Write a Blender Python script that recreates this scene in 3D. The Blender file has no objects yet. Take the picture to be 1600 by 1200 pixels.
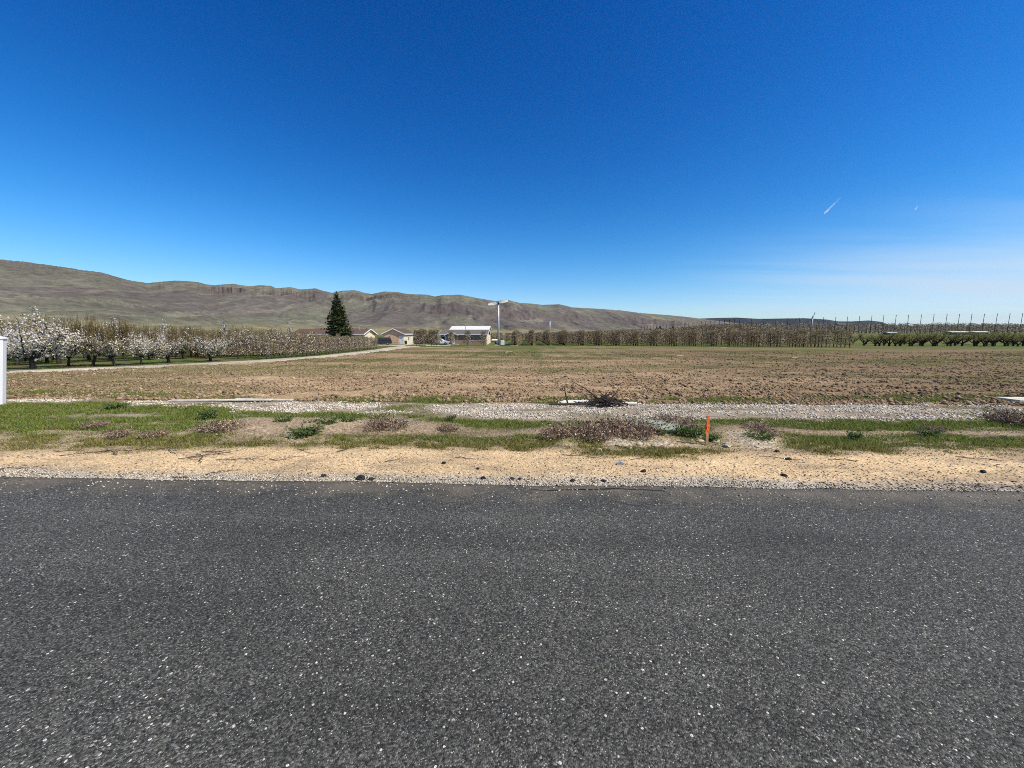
import bpy, math, random
import numpy as np
R = math.radians
rng = np.random.default_rng(7)
random.seed(7)
scene = bpy.context.scene
COL = scene.collection

# ---------------------------------------------------------------- camera
F, CX, CY = 601.0, 800.0, 600.0            # photograph 1600 x 1200, 13 mm-equivalent lens
PITCH, YAW, CAMZ = R(7.58), R(2.18), 1.6   # tilted down a little, turned a little left of square to the road
cam_d = bpy.data.cameras.new('camera'); cam = bpy.data.objects.new('camera', cam_d); COL.objects.link(cam)
cam_d.sensor_fit = 'HORIZONTAL'; cam_d.sensor_width = 36.0; cam_d.lens = 36.0 * F / 1600.0
cam_d.clip_start = 0.05; cam_d.clip_end = 60000
cam.location = (0, 0, CAMZ); cam.rotation_euler = (math.pi / 2 - PITCH, 0, YAW)
scene.camera = cam

# ---------------------------------------------------------------- sky, sun, exposure
SUN_EL, SUN_AZ = R(48), R(112)             # azimuth clockwise from +Y
world = bpy.data.worlds.new('World'); scene.world = world; world.use_nodes = True
wn, wl = world.node_tree.nodes, world.node_tree.links
wn.clear()
wout = wn.new('ShaderNodeOutputWorld'); wbg = wn.new('ShaderNodeBackground')
sky = wn.new('ShaderNodeTexSky'); sky.sky_type = 'NISHITA'; sky.sun_disc = False
sky.sun_elevation = SUN_EL; sky.sun_rotation = SUN_AZ
sky.altitude = 400; sky.air_density = 1.0; sky.dust_density = 0.2; sky.ozone_density = 3.0
wbg.inputs['Strength'].default_value = 0.085
hs = wn.new('ShaderNodeHueSaturation'); hs.inputs['Saturation'].default_value = 1.36
wl.new(sky.outputs[0], hs.inputs['Color'])
gm = wn.new('ShaderNodeGamma'); gm.inputs['Gamma'].default_value = 1.55; wl.new(hs.outputs[0], gm.inputs['Color'])   # the deep contrast of a dry spring sky
gain = wn.new('ShaderNodeMix'); gain.data_type = 'RGBA'; gain.blend_type = 'MULTIPLY'; gain.inputs[0].default_value = 1.0
wl.new(gm.outputs[0], gain.inputs[6]); gain.inputs[7].default_value = (.825, .90, .84, 1)
# bright parts roll off as they do in the photograph
def wvec(op, a, b):
    n = wn.new('ShaderNodeVectorMath'); n.operation = op
    for i, v in enumerate((a, b)):
        if isinstance(v, tuple): n.inputs[i].default_value = v
        else: wl.new(v, n.inputs[i])
    return n.outputs[0]
rolled = wvec('DIVIDE', gain.outputs[2], wvec('ADD', wvec('MULTIPLY', gain.outputs[2], (.084, .063, .036)), (1, 1, 1)))
# thin cirrus, mapped on a flat layer overhead so that it streaks towards the horizon
tc = wn.new('ShaderNodeTexCoord'); sep = wn.new('ShaderNodeSeparateXYZ'); wl.new(tc.outputs['Generated'], sep.inputs[0])
def wmath(op, a, b=None, clamp=False):
    n = wn.new('ShaderNodeMath'); n.operation = op; n.use_clamp = clamp
    for i, v in enumerate((a, b)):
        if v is None: continue
        if isinstance(v, (int, float)): n.inputs[i].default_value = v
        else: wl.new(v, n.inputs[i])
    return n.outputs[0]
zc = wmath('ADD', wmath('MAXIMUM', sep.outputs[2], 0.0), 0.06)
comb = wn.new('ShaderNodeCombineXYZ')
wl.new(wmath('DIVIDE', sep.outputs[0], zc), comb.inputs[0]); wl.new(wmath('DIVIDE', sep.outputs[1], zc), comb.inputs[1])
mp = wn.new('ShaderNodeMapping'); mp.inputs['Rotation'].default_value = (0, 0, R(38)); mp.inputs['Scale'].default_value = (0.13, 0.75, 1)
wl.new(comb.outputs[0], mp.inputs[0])
cn = wn.new('ShaderNodeTexNoise'); cn.inputs['Scale'].default_value = 1.0; cn.inputs['Detail'].default_value = 6; cn.inputs['Roughness'].default_value = 0.55
cn.inputs['Distortion'].default_value = 0.4
wl.new(mp.outputs[0], cn.inputs['Vector'])
def wrange(v, a, b, c, d):
    n = wn.new('ShaderNodeMapRange'); n.interpolation_type = 'SMOOTHSTEP'
    wl.new(v, n.inputs[0])
    for i, k in enumerate((a, b, c, d)): n.inputs[i + 1].default_value = k
    return n.outputs[0]
amt = wmath('MULTIPLY', wrange(cn.outputs['Fac'], 0.33, 0.66, 0, 1), wrange(sep.outputs[2], 0.04, 0.27, 1, 0))
side = wrange(sep.outputs[0], 0.25, 0.8, 0.0, 1.0)
amt = wmath('MULTIPLY', wmath('MULTIPLY', amt, side), 0.85)
cmix = wn.new('ShaderNodeMix'); cmix.data_type = 'RGBA'
wl.new(amt, cmix.inputs[0]); wl.new(rolled, cmix.inputs[6]); cmix.inputs[7].default_value = (6.2, 7.4, 8.8, 1)
wl.new(cmix.outputs[2], wbg.inputs['Color']); wl.new(wbg.outputs[0], wout.inputs['Surface'])

sun_d = bpy.data.lights.new('sun', 'SUN'); sun = bpy.data.objects.new('sun', sun_d); COL.objects.link(sun)
sun_d.energy = 5.0; sun_d.angle = R(0.53); sun_d.color = (1.0, 0.93, 0.80)
sun.rotation_euler = (math.pi / 2 - SUN_EL, 0, math.pi - SUN_AZ)
sun.location = (60, 10, 60)
scene.view_settings.view_transform = 'Standard'; scene.view_settings.look = 'None'
scene.view_settings.exposure = 0.25; scene.view_settings.gamma = 1.0; scene.view_settings.use_curve_mapping = False
scene.cycles.filter_width = 1.0; scene.cycles.use_denoising = False; scene.cycles.max_bounces = 6; scene.cycles.transparent_max_bounces = 8

# ---------------------------------------------------------------- numpy noise
def _h(ix, iy, s):
    n = (ix.astype(np.int64) * 374761393 + iy.astype(np.int64) * 668265263 + s * 1442695041) & 0xFFFFFFFF
    n = ((n ^ (n >> 13)) * 1274126177) & 0xFFFFFFFF
    return ((n ^ (n >> 16)) & 0xFFFF) / 65535.0
def vnoise(x, y, s=0):
    x = np.asarray(x, float); y = np.asarray(y, float)
    ix = np.floor(x); iy = np.floor(y); fx = x - ix; fy = y - iy
    fx = fx * fx * (3 - 2 * fx); fy = fy * fy * (3 - 2 * fy)
    a = _h(ix, iy, s); b = _h(ix + 1, iy, s); c = _h(ix, iy + 1, s); d = _h(ix + 1, iy + 1, s)
    return (a * (1 - fx) + b * fx) * (1 - fy) + (c * (1 - fx) + d * fx) * fy
def fbm(x, y, s=0, o=4, g=0.5):
    t = 0.0; a = 1.0; n = 0.0
    for k in range(o):
        t = t + a * vnoise(x * 2 ** k + 17.3 * k, y * 2 ** k - 9.1 * k, s + k); n += a; a *= g
    return t / n
def ss(a, b, v):
    t = np.clip((np.asarray(v, float) - a) / (b - a), 0, 1); return t * t * (3 - 2 * t)

# ---------------------------------------------------------------- terrain and pixel -> ground
PY_ = np.array([-300, -20, 3.9, 5.2, 7, 9.5, 14, 27, 45, 60, 92, 120, 300, 20000.])
PZ_ = np.array([0, 0, -0.05, -.04, -.07, -.13, -.34, -.92, -1.2, -1.3, -1.42, -1.55, -1.9, -2.0])
def zg(x, y):
    x = np.asarray(x, float); y = np.asarray(y, float)
    z = np.interp(y, PY_, PZ_)
    z = z + 3.0 * ss(97, 122, y) * ss(25, 75, x) * (1 - ss(900, 2000, y))
    return z
cp, sp, cyw, syw = math.cos(PITCH), math.sin(PITCH), math.cos(YAW), math.sin(YAW)
def ray(px, py):
    u = (px - CX) / F; v = (CY - py) / F
    fw = cp + v * sp; up = v * cp - sp
    return np.array([u * cyw - fw * syw, u * syw + fw * cyw, up])
def G(px, py):                               # where the ray through a photo pixel meets the ground
    d = ray(px, py); t = 0.5
    for _ in range(20000):
        p = d * t
        gap = CAMZ + p[2] - float(zg(p[0], p[1]))
        if gap < 0.002: break
        t += max(gap * 0.6, 0.002)
    return np.array([d[0] * t, d[1] * t, float(zg(d[0] * t, d[1] * t))])
def at_y(px, py, Y):                         # the same ray at a known depth Y
    d = ray(px, py); t = Y / d[1]
    return np.array([d[0] * t, Y, CAMZ + d[2] * t])
def ground_pt(x, y, dz=0.0): return np.array([x, y, float(zg(x, y)) + dz])

# ---------------------------------------------------------------- mesh helpers
def link(o, parent=None):
    COL.objects.link(o)
    if parent is not None: o.parent = parent
    return o
def tag(o, label=None, cat=None, group=None, kind=None):
    if label: o['label'] = label
    if cat: o['category'] = cat
    if group: o['group'] = group
    if kind: o['kind'] = kind
    return o
def fast_mesh(name, V, Fc, mat=None, colors=None, smooth=False):
    V = np.ascontiguousarray(V, np.float32); Fc = np.ascontiguousarray(Fc, np.int32)
    me = bpy.data.meshes.new(name); n, k = Fc.shape
    me.vertices.add(len(V)); me.vertices.foreach_set('co', V.ravel())
    me.loops.add(n * k); me.loops.foreach_set('vertex_index', Fc.ravel())
    me.polygons.add(n); me.polygons.foreach_set('loop_start', np.arange(0, n * k, k, dtype=np.int32))
    me.polygons.foreach_set('loop_total', np.full(n, k, np.int32))
    if smooth: me.polygons.foreach_set('use_smooth', np.ones(n, bool))
    me.update(calc_edges=True)
    if colors is not None:
        c = np.ones((len(V), 4), np.float32); c[:, :3] = colors
        me.color_attributes.new('Col', 'FLOAT_COLOR', 'POINT').data.foreach_set('color', c.ravel())
    if mat: me.materials.append(mat)
    return me
class MB:
    """collects boxes, tubes and prisms for one mesh"""
    def __init__(self): self.v = []; self.f = []; self.c = []
    def add(self, verts, faces, col=(1, 1, 1)):
        b = len(self.v); self.v += [tuple(map(float, p)) for p in verts]; self.f += [tuple(b + i for i in f) for f in faces]
        self.c += [col] * len(verts); return self
    def box(self, a, b, col=(1, 1, 1)):
        x0, y0, z0 = a; x1, y1, z1 = b
        return self.add([(x0,y0,z0),(x1,y0,z0),(x1,y1,z0),(x0,y1,z0),(x0,y0,z1),(x1,y0,z1),(x1,y1,z1),(x0,y1,z1)],
                 [(0,3,2,1),(4,5,6,7),(0,1,5,4),(1,2,6,5),(2,3,7,6),(3,0,4,7)], col)
    def tube(self, pts, rad, n=6, col=(1, 1, 1), cap=True):
        pts = [np.array(p, float) for p in pts]
        if isinstance(rad, (int, float)): rad = [rad] * len(pts)
        vs = []; fs = []
        for i, p in enumerate(pts):
            t = pts[min(i + 1, len(pts) - 1)] - pts[max(i - 1, 0)]; t /= (np.linalg.norm(t) + 1e-9)
            a = np.cross(t, (0, 0, 1) if abs(t[2]) < 0.9 else (1, 0, 0)); a /= np.linalg.norm(a); b = np.cross(t, a)
            for k in range(n):
                g = 2 * math.pi * k / n; vs.append(p + rad[i] * (a * math.cos(g) + b * math.sin(g)))
        for i in range(len(pts) - 1):
            for k in range(n):
                fs.append((i*n+k, i*n+(k+1) % n, (i+1)*n+(k+1) % n, (i+1)*n+k))
        if cap: fs.append(tuple(range(n))[::-1]); fs.append(tuple((len(pts)-1)*n + k for k in range(n)))
        return self.add(vs, fs, col)
    def prism(self, poly, a, b, axis='y', col=(1, 1, 1)):
        """polygon of (p,q) pairs extruded from a to b along an axis"""
        n = len(poly); vs = []
        for t in (a, b):
            for p, q in poly:
                vs.append({'x': (t, p, q), 'y': (p, t, q), 'z': (p, q, t)}[axis])
        fs = [tuple(range(n)), tuple(range(2*n-1, n-1, -1))] + [(i, n+i, n+(i+1) % n, (i+1) % n) for i in range(n)]
        return self.add(vs, fs, col)
    def data(self, name, mat, smooth=False):
        me = bpy.data.meshes.new(name); me.from_pydata(self.v, [], self.f); me.update()
        c = np.ones((len(self.v), 4), np.float32); c[:, :3] = np.array(self.c, np.float32)
        me.color_attributes.new('Col', 'FLOAT_COLOR', 'POINT').data.foreach_set('color', c.ravel())
        if smooth: me.polygons.foreach_set('use_smooth', np.ones(len(me.polygons), bool))
        if mat: me.materials.append(mat)
        import bmesh
        bm = bmesh.new(); bm.from_mesh(me); bmesh.ops.recalc_face_normals(bm, faces=bm.faces); bm.to_mesh(me); bm.free()
        return me
    def build(self, name, mat, parent=None, smooth=False, bevel=0):
        o = link(bpy.data.objects.new(name, self.data(name, mat, smooth)), parent)
        if bevel:
            m = o.modifiers.new('bevel', 'BEVEL'); m.width = bevel; m.segments = 2; m.limit_method = 'ANGLE'
        return o
def empty(name, loc, rz=0.0):
    o = bpy.data.objects.new(name, None); o.empty_display_size = 0.2
    o.location = loc; o.rotation_euler = (0, 0, rz); return link(o)
def copy_tree(o, loc=None, rz=None, scale=None, parent=None):
    c = o.copy(); COL.objects.link(c); c.parent = parent
    if loc is not None: c.location = loc
    if rz is not None: c.rotation_euler = (0, 0, rz)
    if scale is not None: c.scale = scale
    for ch in o.children: copy_tree(ch, parent=c)
    return c

# ---------------------------------------------------------------- materials
def nodes(name):
    m = bpy.data.materials.new(name); m.use_nodes = True
    return m, m.node_tree.nodes, m.node_tree.links, m.node_tree.nodes['Principled BSDF']
def noise(N, L, vec, scale, detail=4, rough=0.55):
    n = N.new('ShaderNodeTexNoise'); n.inputs['Scale'].default_value = scale; n.inputs['Detail'].default_value = detail
    n.inputs['Roughness'].default_value = rough; L.new(vec, n.inputs['Vector']); return n.outputs['Fac']
def ramp(N, L, fac, stops):
    r = N.new('ShaderNodeValToRGB'); L.new(fac, r.inputs[0]); e = r.color_ramp.elements
    while len(e) < len(stops): e.new(0.5)
    for i, (p, c) in enumerate(stops):
        e[i].position = p; e[i].color = (c, c, c, 1) if isinstance(c, (int, float)) else (*c, 1)
    return r.outputs[0]
def mul(N, L, a, b, mode='MULTIPLY', fac=1.0):
    n = N.new('ShaderNodeMix'); n.data_type = 'RGBA'; n.blend_type = mode
    if isinstance(fac, (int, float)): n.inputs[0].default_value = fac
    else: L.new(fac, n.inputs[0])
    for i, v in ((6, a), (7, b)):
        if isinstance(v, tuple): n.inputs[i].default_value = (*v, 1)
        else: L.new(v, n.inputs[i])
    return n.outputs[2]
def math_n(N, L, op, a, b):
    n = N.new('ShaderNodeMath'); n.operation = op
    for i, v in enumerate((a, b)):
        if isinstance(v, (int, float)): n.inputs[i].default_value = v
        else: L.new(v, n.inputs[i])
    return n.outputs[0]
def coord(N, kind='Object'): return N.new('ShaderNodeTexCoord').outputs[kind]
def bump(N, L, B, h, strength, dist):
    b = N.new('ShaderNodeBump'); b.inputs['Strength'].default_value = strength; b.inputs['Distance'].default_value = dist
    L.new(h, b.inputs['Height']); L.new(b.outputs[0], B.inputs['Normal'])
def plain(name, col, rough=0.7, metal=0.0, var=0.25, scale=6.0, spec=0.3, bmp=0.0):
    m, N, L, B = nodes(name)
    n = noise(N, L, coord(N), scale, 5)
    c = mul(N, L, col, ramp(N, L, n, [(0.3, 1 - var), (0.7, 1.0)]))
    L.new(c, B.inputs['Base Color']); B.inputs['Roughness'].default_value = rough; B.inputs['Metallic'].default_value = metal
    B.inputs['Specular IOR Level'].default_value = spec
    if bmp: bump(N, L, B, noise(N, L, coord(N), scale * 6, 3), bmp, 0.01)
    return m
def leafy(name, trans=0.35, rough=0.6):
    """colour from the mesh's own per-leaf colours, light shining through"""
    m, N, L, B = nodes(name)
    a = N.new('ShaderNodeVertexColor'); a.layer_name = 'Col'
    n = noise(N, L, coord(N), 9.0, 2)
    c = mul(N, L, a.outputs[0], ramp(N, L, n, [(0.3, 0.8), (0.7, 1.0)]))
    L.new(c, B.inputs['Base Color']); B.inputs['Roughness'].default_value = rough; B.inputs['Specular IOR Level'].default_value = 0.2
    t = N.new('ShaderNodeBsdfTranslucent'); L.new(c, t.inputs['Color'])
    mx = N.new('ShaderNodeMixShader'); mx.inputs[0].default_value = trans
    L.new(B.outputs[0], mx.inputs[1]); L.new(t.outputs[0], mx.inputs[2]); L.new(mx.outputs[0], N['Material Output'].inputs['Surface'])
    return m
MAT = {}
MAT['foliage'] = leafy('foliage', 0.35); MAT['dry'] = leafy('dry_plant', 0.15)
MAT['needle'] = leafy('needle', 0.15)

def ground_mat(name, fine, coarse, bstr, bdist, speck=0.0):
    m, N, L, B = nodes(name); co = coord(N)
    a = N.new('ShaderNodeVertexColor'); a.layer_name = 'Col'
    n1 = noise(N, L, co, fine, 6, 0.65); n2 = noise(N, L, co, coarse, 4)
    c = mul(N, L, a.outputs[0], ramp(N, L, n1, [(0.28, 0.55), (0.72, 1.35)]))
    c = mul(N, L, c, ramp(N, L, n2, [(0.3, 0.85), (0.7, 1.12)]))
    if speck:
        v = N.new('ShaderNodeTexVoronoi'); v.inputs['Scale'].default_value = speck; L.new(co, v.inputs['Vector'])
        sp_ = N.new('ShaderNodeSeparateColor'); L.new(v.outputs['Color'], sp_.inputs[0])
        c = mul(N, L, c, ramp(N, L, sp_.outputs[0], [(0.0, 0.62), (0.5, 0.95), (0.85, 1.1), (1.0, 1.5)]))
    L.new(c, B.inputs['Base Color']); B.inputs['Roughness'].default_value = 0.95; B.inputs['Specular IOR Level'].default_value = 0.08
    bump(N, L, B, n1, bstr, bdist)
    return m
MAT['soil'] = ground_mat('soil', 22, 1.7, 0.7, 0.03, 38)
MAT['sand'] = ground_mat('sand', 45, 1.3, 0.5, 0.015, 75)
MAT['gravelbed'] = ground_mat('gravel_bed', 30, 1.0, 0.8, 0.02, 40)
MAT['meadow'] = ground_mat('meadow', 5, 0.15, 0.8, 0.05)
# ================================================================ THE SETTING
# ---------------------------------------------------------------- road
def asphalt():
    m, N, L, B = nodes('asphalt'); co0 = coord(N)
    wn_ = N.new('ShaderNodeTexNoise'); wn_.inputs['Scale'].default_value = 60; wn_.inputs['Detail'].default_value = 2; L.new(co0, wn_.inputs['Vector'])
    wv = N.new('ShaderNodeVectorMath'); wv.operation = 'MULTIPLY_ADD'; L.new(wn_.outputs['Color'], wv.inputs[0]); wv.inputs[1].default_value = (.008, .008, .008); L.new(co0, wv.inputs[2])
    co = wv.outputs[0]
    v1 = N.new('ShaderNodeTexVoronoi'); v1.inputs['Scale'].default_value = 140; L.new(co, v1.inputs['Vector'])
    v2 = N.new('ShaderNodeTexVoronoi'); v2.inputs['Scale'].default_value = 58; L.new(co, v2.inputs['Vector'])
    v3 = N.new('ShaderNodeTexVoronoi'); v3.inputs['Scale'].default_value = 150; L.new(co, v3.inputs['Vector'])
    s1 = N.new('ShaderNodeSeparateColor'); L.new(v1.outputs['Color'], s1.inputs[0])
    s2 = N.new('ShaderNodeSeparateColor'); L.new(v2.outputs['Color'], s2.inputs[0])
    s3 = N.new('ShaderNodeSeparateColor'); L.new(v3.outputs['Color'], s3.inputs[0])
    base = ramp(N, L, s1.outputs[0], [(0.0, (.020, .0192, .0160)), (0.5, (.062, .0605, .0505)), (0.85, (.108, .105, .089)), (1.0, (.18, .174, .15))])
    base = mul(N, L, base, ramp(N, L, s3.outputs[1], [(0, 0.55), (1, 1.45)]))
    big = noise(N, L, co, 0.55, 5); base = mul(N, L, base, ramp(N, L, big, [(0.3, 0.84), (0.7, 1.16)]))
    mpx = N.new('ShaderNodeMapping'); mpx.inputs['Scale'].default_value = (.10, 1.5, 1); L.new(co0, mpx.inputs[0])
    wear = noise(N, L, mpx.outputs[0], 1.0, 4); base = mul(N, L, base, ramp(N, L, wear, [(0.32, 0.78), (0.68, 1.24)]))      # polished wheel paths along the road
    # bare pale stones: few big chips, more small ones, thinner where tyres keep the mat dark
    patch = noise(N, L, co, 1.3, 3)
    keep = math_n(N, L, 'ADD', 0.945, math_n(N, L, 'MULTIPLY', math_n(N, L, 'SUBTRACT', 0.5, patch), 0.22))
    chip = math_n(N, L, 'MULTIPLY', math_n(N, L, 'GREATER_THAN', s2.outputs[0], keep), math_n(N, L, 'LESS_THAN', v2.outputs['Distance'], 0.33))
    chip2 = math_n(N, L, 'MULTIPLY', math_n(N, L, 'GREATER_THAN', s1.outputs[1], keep), math_n(N, L, 'LESS_THAN', v1.outputs['Distance'], 0.38))
    tone = ramp(N, L, s2.outputs[1], [(0, (.30, .28, .23)), (1, (.70, .66, .57))])
    tone2 = ramp(N, L, s1.outputs[2], [(0, (.20, .19, .17)), (1, (.50, .48, .44))])
    c = mul(N, L, base, tone2, 'MIX', chip2); c = mul(N, L, c, tone, 'MIX', chip)
    sx = N.new('ShaderNodeSeparateXYZ'); L.new(co0, sx.inputs[0])
    dn = math_n(N, L, 'ADD', sx.outputs[1], math_n(N, L, 'MULTIPLY', noise(N, L, co0, 2.2, 5, .65), 1.1))
    dust = N.new('ShaderNodeMapRange'); L.new(dn, dust.inputs[0])
    for i_, k_ in enumerate((4.05, 4.65, 0.0, 0.55)): dust.inputs[i_ + 1].default_value = k_
    c = mul(N, L, c, (.27, .215, .145), 'MIX', dust.outputs[0])                    # sand blown in from the shoulder
    L.new(c, B.inputs['Base Color']); B.inputs['Roughness'].default_value = 0.82; B.inputs['Specular IOR Level'].default_value = 0.25
    h = math_n(N, L, 'SUBTRACT', 1.0, v1.outputs['Distance']); h2 = math_n(N, L, 'SUBTRACT', 1.0, v2.outputs['Distance'])
    hh = math_n(N, L, 'ADD', h, math_n(N, L, 'MULTIPLY', h2, 0.9))
    bump(N, L, B, hh, 0.75, 0.006)
    return m
MAT['asphalt'] = asphalt()

def xs_array():
    c = np.arange(-14, 14.001, 0.05); g = [14.0]; st = 0.05
    while g[-1] < 420: st = min(st * 1.03, 3.0); g.append(g[-1] + st)
    g = np.array(g[1:]); return np.concatenate([-g[::-1], c, g])
XS = xs_array()
def edge_road(x): return 3.93 + 0.10 * (fbm(x * 0.9, 0 * x, 3, 4) - 0.5) + 0.07 * (fbm(x * 0.22, 0 * x + 3, 5, 2) - 0.5) + 0.02 * (vnoise(x * 9, 0 * x, 8) - .5)
def edge_shoulder(x): return 5.42 + 0.9 * (fbm(x * 0.35, 0 * x, 11, 4) - 0.5)
def edge_track0(x): return 7.15 + 0.55 * (fbm(x * 0.30, 0 * x, 21, 4) - 0.5)
def edge_track1(x): return 9.35 + 0.45 * (fbm(x * 0.33, 0 * x, 31, 4) - 0.5)
FIELD_END = 82.0
def edge_field(x):                           # far side of the ploughed field
    return np.interp(x, [-60, -27, -22, 0, 16, 40, 75, 120, 420], [84, 84, 86, 91, 91, 86, 79, 76, 76]) + 0.8 * (fbm(x * 0.3, 0 * x, 41, 3) - 0.5)

def strip(name, y0f, y1f, rows, mat, colf, disp, power=1.0, smooth=True):
    t = np.linspace(0, 1, rows) ** power
    X = np.repeat(XS[None, :], rows, 0)
    a = y0f(XS); b = y1f(XS)
    Y = a[None, :] + (b - a)[None, :] * t[:, None]
    Z = zg(X, Y) + disp(X, Y)
    V = np.stack([X, Y, Z], -1).reshape(-1, 3)
    n = len(XS); i = np.arange((rows - 1) * (n - 1)); r = i // (n - 1); c = i % (n - 1)
    q = r * n + c
    Fc = np.stack([q, q + 1, q + n + 1, q + n], 1)
    me = fast_mesh(name, V, Fc, mat, colf(V[:, 0], V[:, 1]), smooth)
    o = link(bpy.data.objects.new(name, me)); o['kind'] = 'structure'; return o

DRIVE = [G(px, py)[:2] for px, py in [(15, 583), (70, 580.5), (130, 577.5), (250, 572.5), (330, 569), (400, 565), (460, 561), (512, 557), (569, 550.5), (600, 546.5), (622, 543)]]
d0 = DRIVE[0]; DRIVE = [d0 + np.array([-9, -12]) , d0 + np.array([-4.3, -5.6])] + DRIVE
DRIVE.append(np.array([DRIVE[-1][0] + .3, 97.0]))
# ---------------------------------------------------------------- patches on the verge, given by where they lie in the photograph
def ell(px, py, rx, ry, w=1.0):
    c = G(px, py); a = G(px - rx, py); b = G(px + rx, py); u = G(px, py - ry); d = G(px, py + ry)
    return (c[0], (u[1] + d[1]) / 2, abs(b[0] - a[0]) / 2, abs(u[1] - d[1]) / 2, w)
def patches(P, x, y, soft=0.6, wob=0.35):
    m = np.zeros_like(x)
    dn = wob * (fbm(x * 2.2, y * 4.5, 77, 3) - 0.5) * 2
    for (cx, cy_, rx, ry, w) in P:
        d = np.sqrt(((x - cx) / rx) ** 2 + ((y - cy_) / ry) ** 2) + dn
        m = np.maximum(m, w * (1 - ss(1 - soft / 2, 1 + soft / 2, d)))
    return m
GRASS = [ell(*a) for a in [(150, 655, 200, 22), (80, 668, 130, 18, .9), (300, 672, 70, 14, 1), (60, 690, 110, 8, .45), (250, 690, 170, 12, .75), (480, 691, 190, 9, 1), (700, 691, 200, 11, 1),
    (560, 650, 130, 5, .7), (470, 648, 120, 5, .8), (760, 664, 140, 9, .8), (900, 668, 110, 9, .55), (960, 693, 80, 9, .9), (1010, 706, 95, 9, 1), (1150, 690, 90, 10, .6), (1090, 680, 60, 12, .7),
    (1230, 662, 130, 7, 1), (1420, 665, 240, 9, 1), (1300, 694, 100, 13, 1), (1460, 691, 190, 13, 1), (1590, 695, 90, 12, 1), (1560, 652, 60, 7, .9), (1370, 672, 70, 8, .7),
    (-150, 660, 200, 20), (1780, 680, 160, 20), (560, 625, 60, 4, 1), (680, 627, 90, 4, .8), (880, 627, 60, 5, 1), (990, 628, 70, 3, .7), (1150, 627, 100, 5, 1), (1290, 622, 30, 4, .5),
    (1440, 624, 100, 6, 1), (1560, 622, 60, 5, .8), (190, 617, 30, 4, .9), (330, 623, 70, 3, .6), (60, 604, 70, 5, .9), (60, 613, 60, 4, .8), (50, 592, 80, 4, 1), (120, 618, 60, 3, .7), (90, 636, 140, 6, 1), (250, 641, 150, 6, 1), (160, 631, 60, 4, .8), (330, 645, 90, 5, 1), (120, 610, 120, 4, .6), (230, 620, 80, 3, .6), (40, 700, 60, 4, .4), (640, 640, 60, 7, .45), (900, 650, 110, 5, .3), (1550, 640, 80, 4, .4)]]
BARE = [ell(*a) for a in [(440, 668, 110, 15), (620, 670, 110, 12, .9), (100, 676, 60, 4, .9), (190, 650, 75, 3, 1), (1290, 677, 90, 5, .9), (1450, 676, 110, 3, .9), (1590, 677, 60, 4, 1), (940, 680, 100, 14, .8), (1170, 684, 60, 14, .8), (1040, 678, 50, 10, .6), (110, 640, 40, 2, .5)]]
ROCKY = [ell(*a) for a in [(1000, 692, 50, 10, .9), (1170, 690, 45, 10, .8), (1110, 698, 60, 5, .5), (70, 625, 60, 4, 1), (230, 630, 60, 3, 1), (280, 633, 80, 3, .55), (400, 633, 70, 4, .7), (470, 636, 120, 9, 1), (330, 634, 90, 4, .45), (600, 645, 50, 4, .6),
    (740, 640, 80, 6, 1), (800, 637, 120, 6, 1), (900, 640, 120, 5, .7), (820, 650, 120, 5, .8), (1060, 642, 160, 11, 1), (1260, 643, 160, 12, 1), (1420, 645, 130, 12, 1), (1540, 635, 100, 5, .8), (1480, 650, 110, 5, .8), (1700, 640, 150, 9, .8), (-120, 628, 140, 6, .8), (1010, 652, 70, 4, .3)]]
def grass_amt(x, y):
    g = patches(GRASS, x, y, .9, .6) * (1 - 0.9 * patches(BARE, x, y)) * (1 - 0.75 * patches(ROCKY, x, y))
    n = .62 * fbm(x * 1.6, y * 2.8, 51, 5, .65) + .38 * fbm(x * 6.5, y * 9, 55, 3, .6)
    return np.clip(g * (0.30 + 1.25 * ss(0.36, 0.54, n)), 0, 1)
def rock_amt(x, y):
    return np.clip(patches(ROCKY, x, y) * ss(0.33, 0.54, fbm(x * 1.4, y * 3.6, 61, 5, .6)), 0, 1)
def lerp(c, d, t): return c + (np.asarray(d) - c) * t[:, None]
def verge_col(x, y):
    n = fbm(x * 0.9, y * 1.6, 71, 4); c = lerp(np.tile([.32, .24, .155], (len(x), 1)), (.22, .165, .10), ss(.35, .65, n))
    sandy = ss(6.4, 5.5, y) * 0.8
    c = lerp(c, (.50, .385, .245), sandy * ss(.30, .55, fbm(x * 1.1, y * 1.8, 73, 3)))
    c = lerp(c, (.38, .285, .18), patches(BARE, x, y) * 0.9)
    c = lerp(c, (.52, .44, .32), rock_amt(x, y) * 0.9)
    return lerp(c, (.105, .115, .035), grass_amt(x, y) * 0.75)
def shoulder_col(x, y):
    e = edge_road(x); s = y - e
    c = np.tile([.64, .46, .255], (len(x), 1)) * (0.86 + 0.28 * fbm(x * 0.8, y * 1.5, 81, 4))[:, None]
    c = lerp(c, (.44, .405, .33), (1 - ss(0.12, 0.5, s + 0.25 * (fbm(x * 1.5, y * 2, 83, 3) - .5))) * 0.95)
    c = lerp(c, (.165, .15, .135), ss(3.0, 6.0, x) * ss(0.55, 0.30, s) * ss(.06, .16, s) * ss(.40, .52, fbm(x * .8, y * 7, 84, 4)) * 0.8)
    c = lerp(c, (.27, .21, .14), ss(.52, .72, fbm(x * 1.8, y * 5.5, 85, 4)) * 0.45)
    c = lerp(c, (.25, .19, .12), ss(0.35, 0.05, edge_shoulder(x) - y) * 0.6)
    return lerp(c, (.105, .115, .035), grass_amt(x, y) * 0.7)
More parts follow.
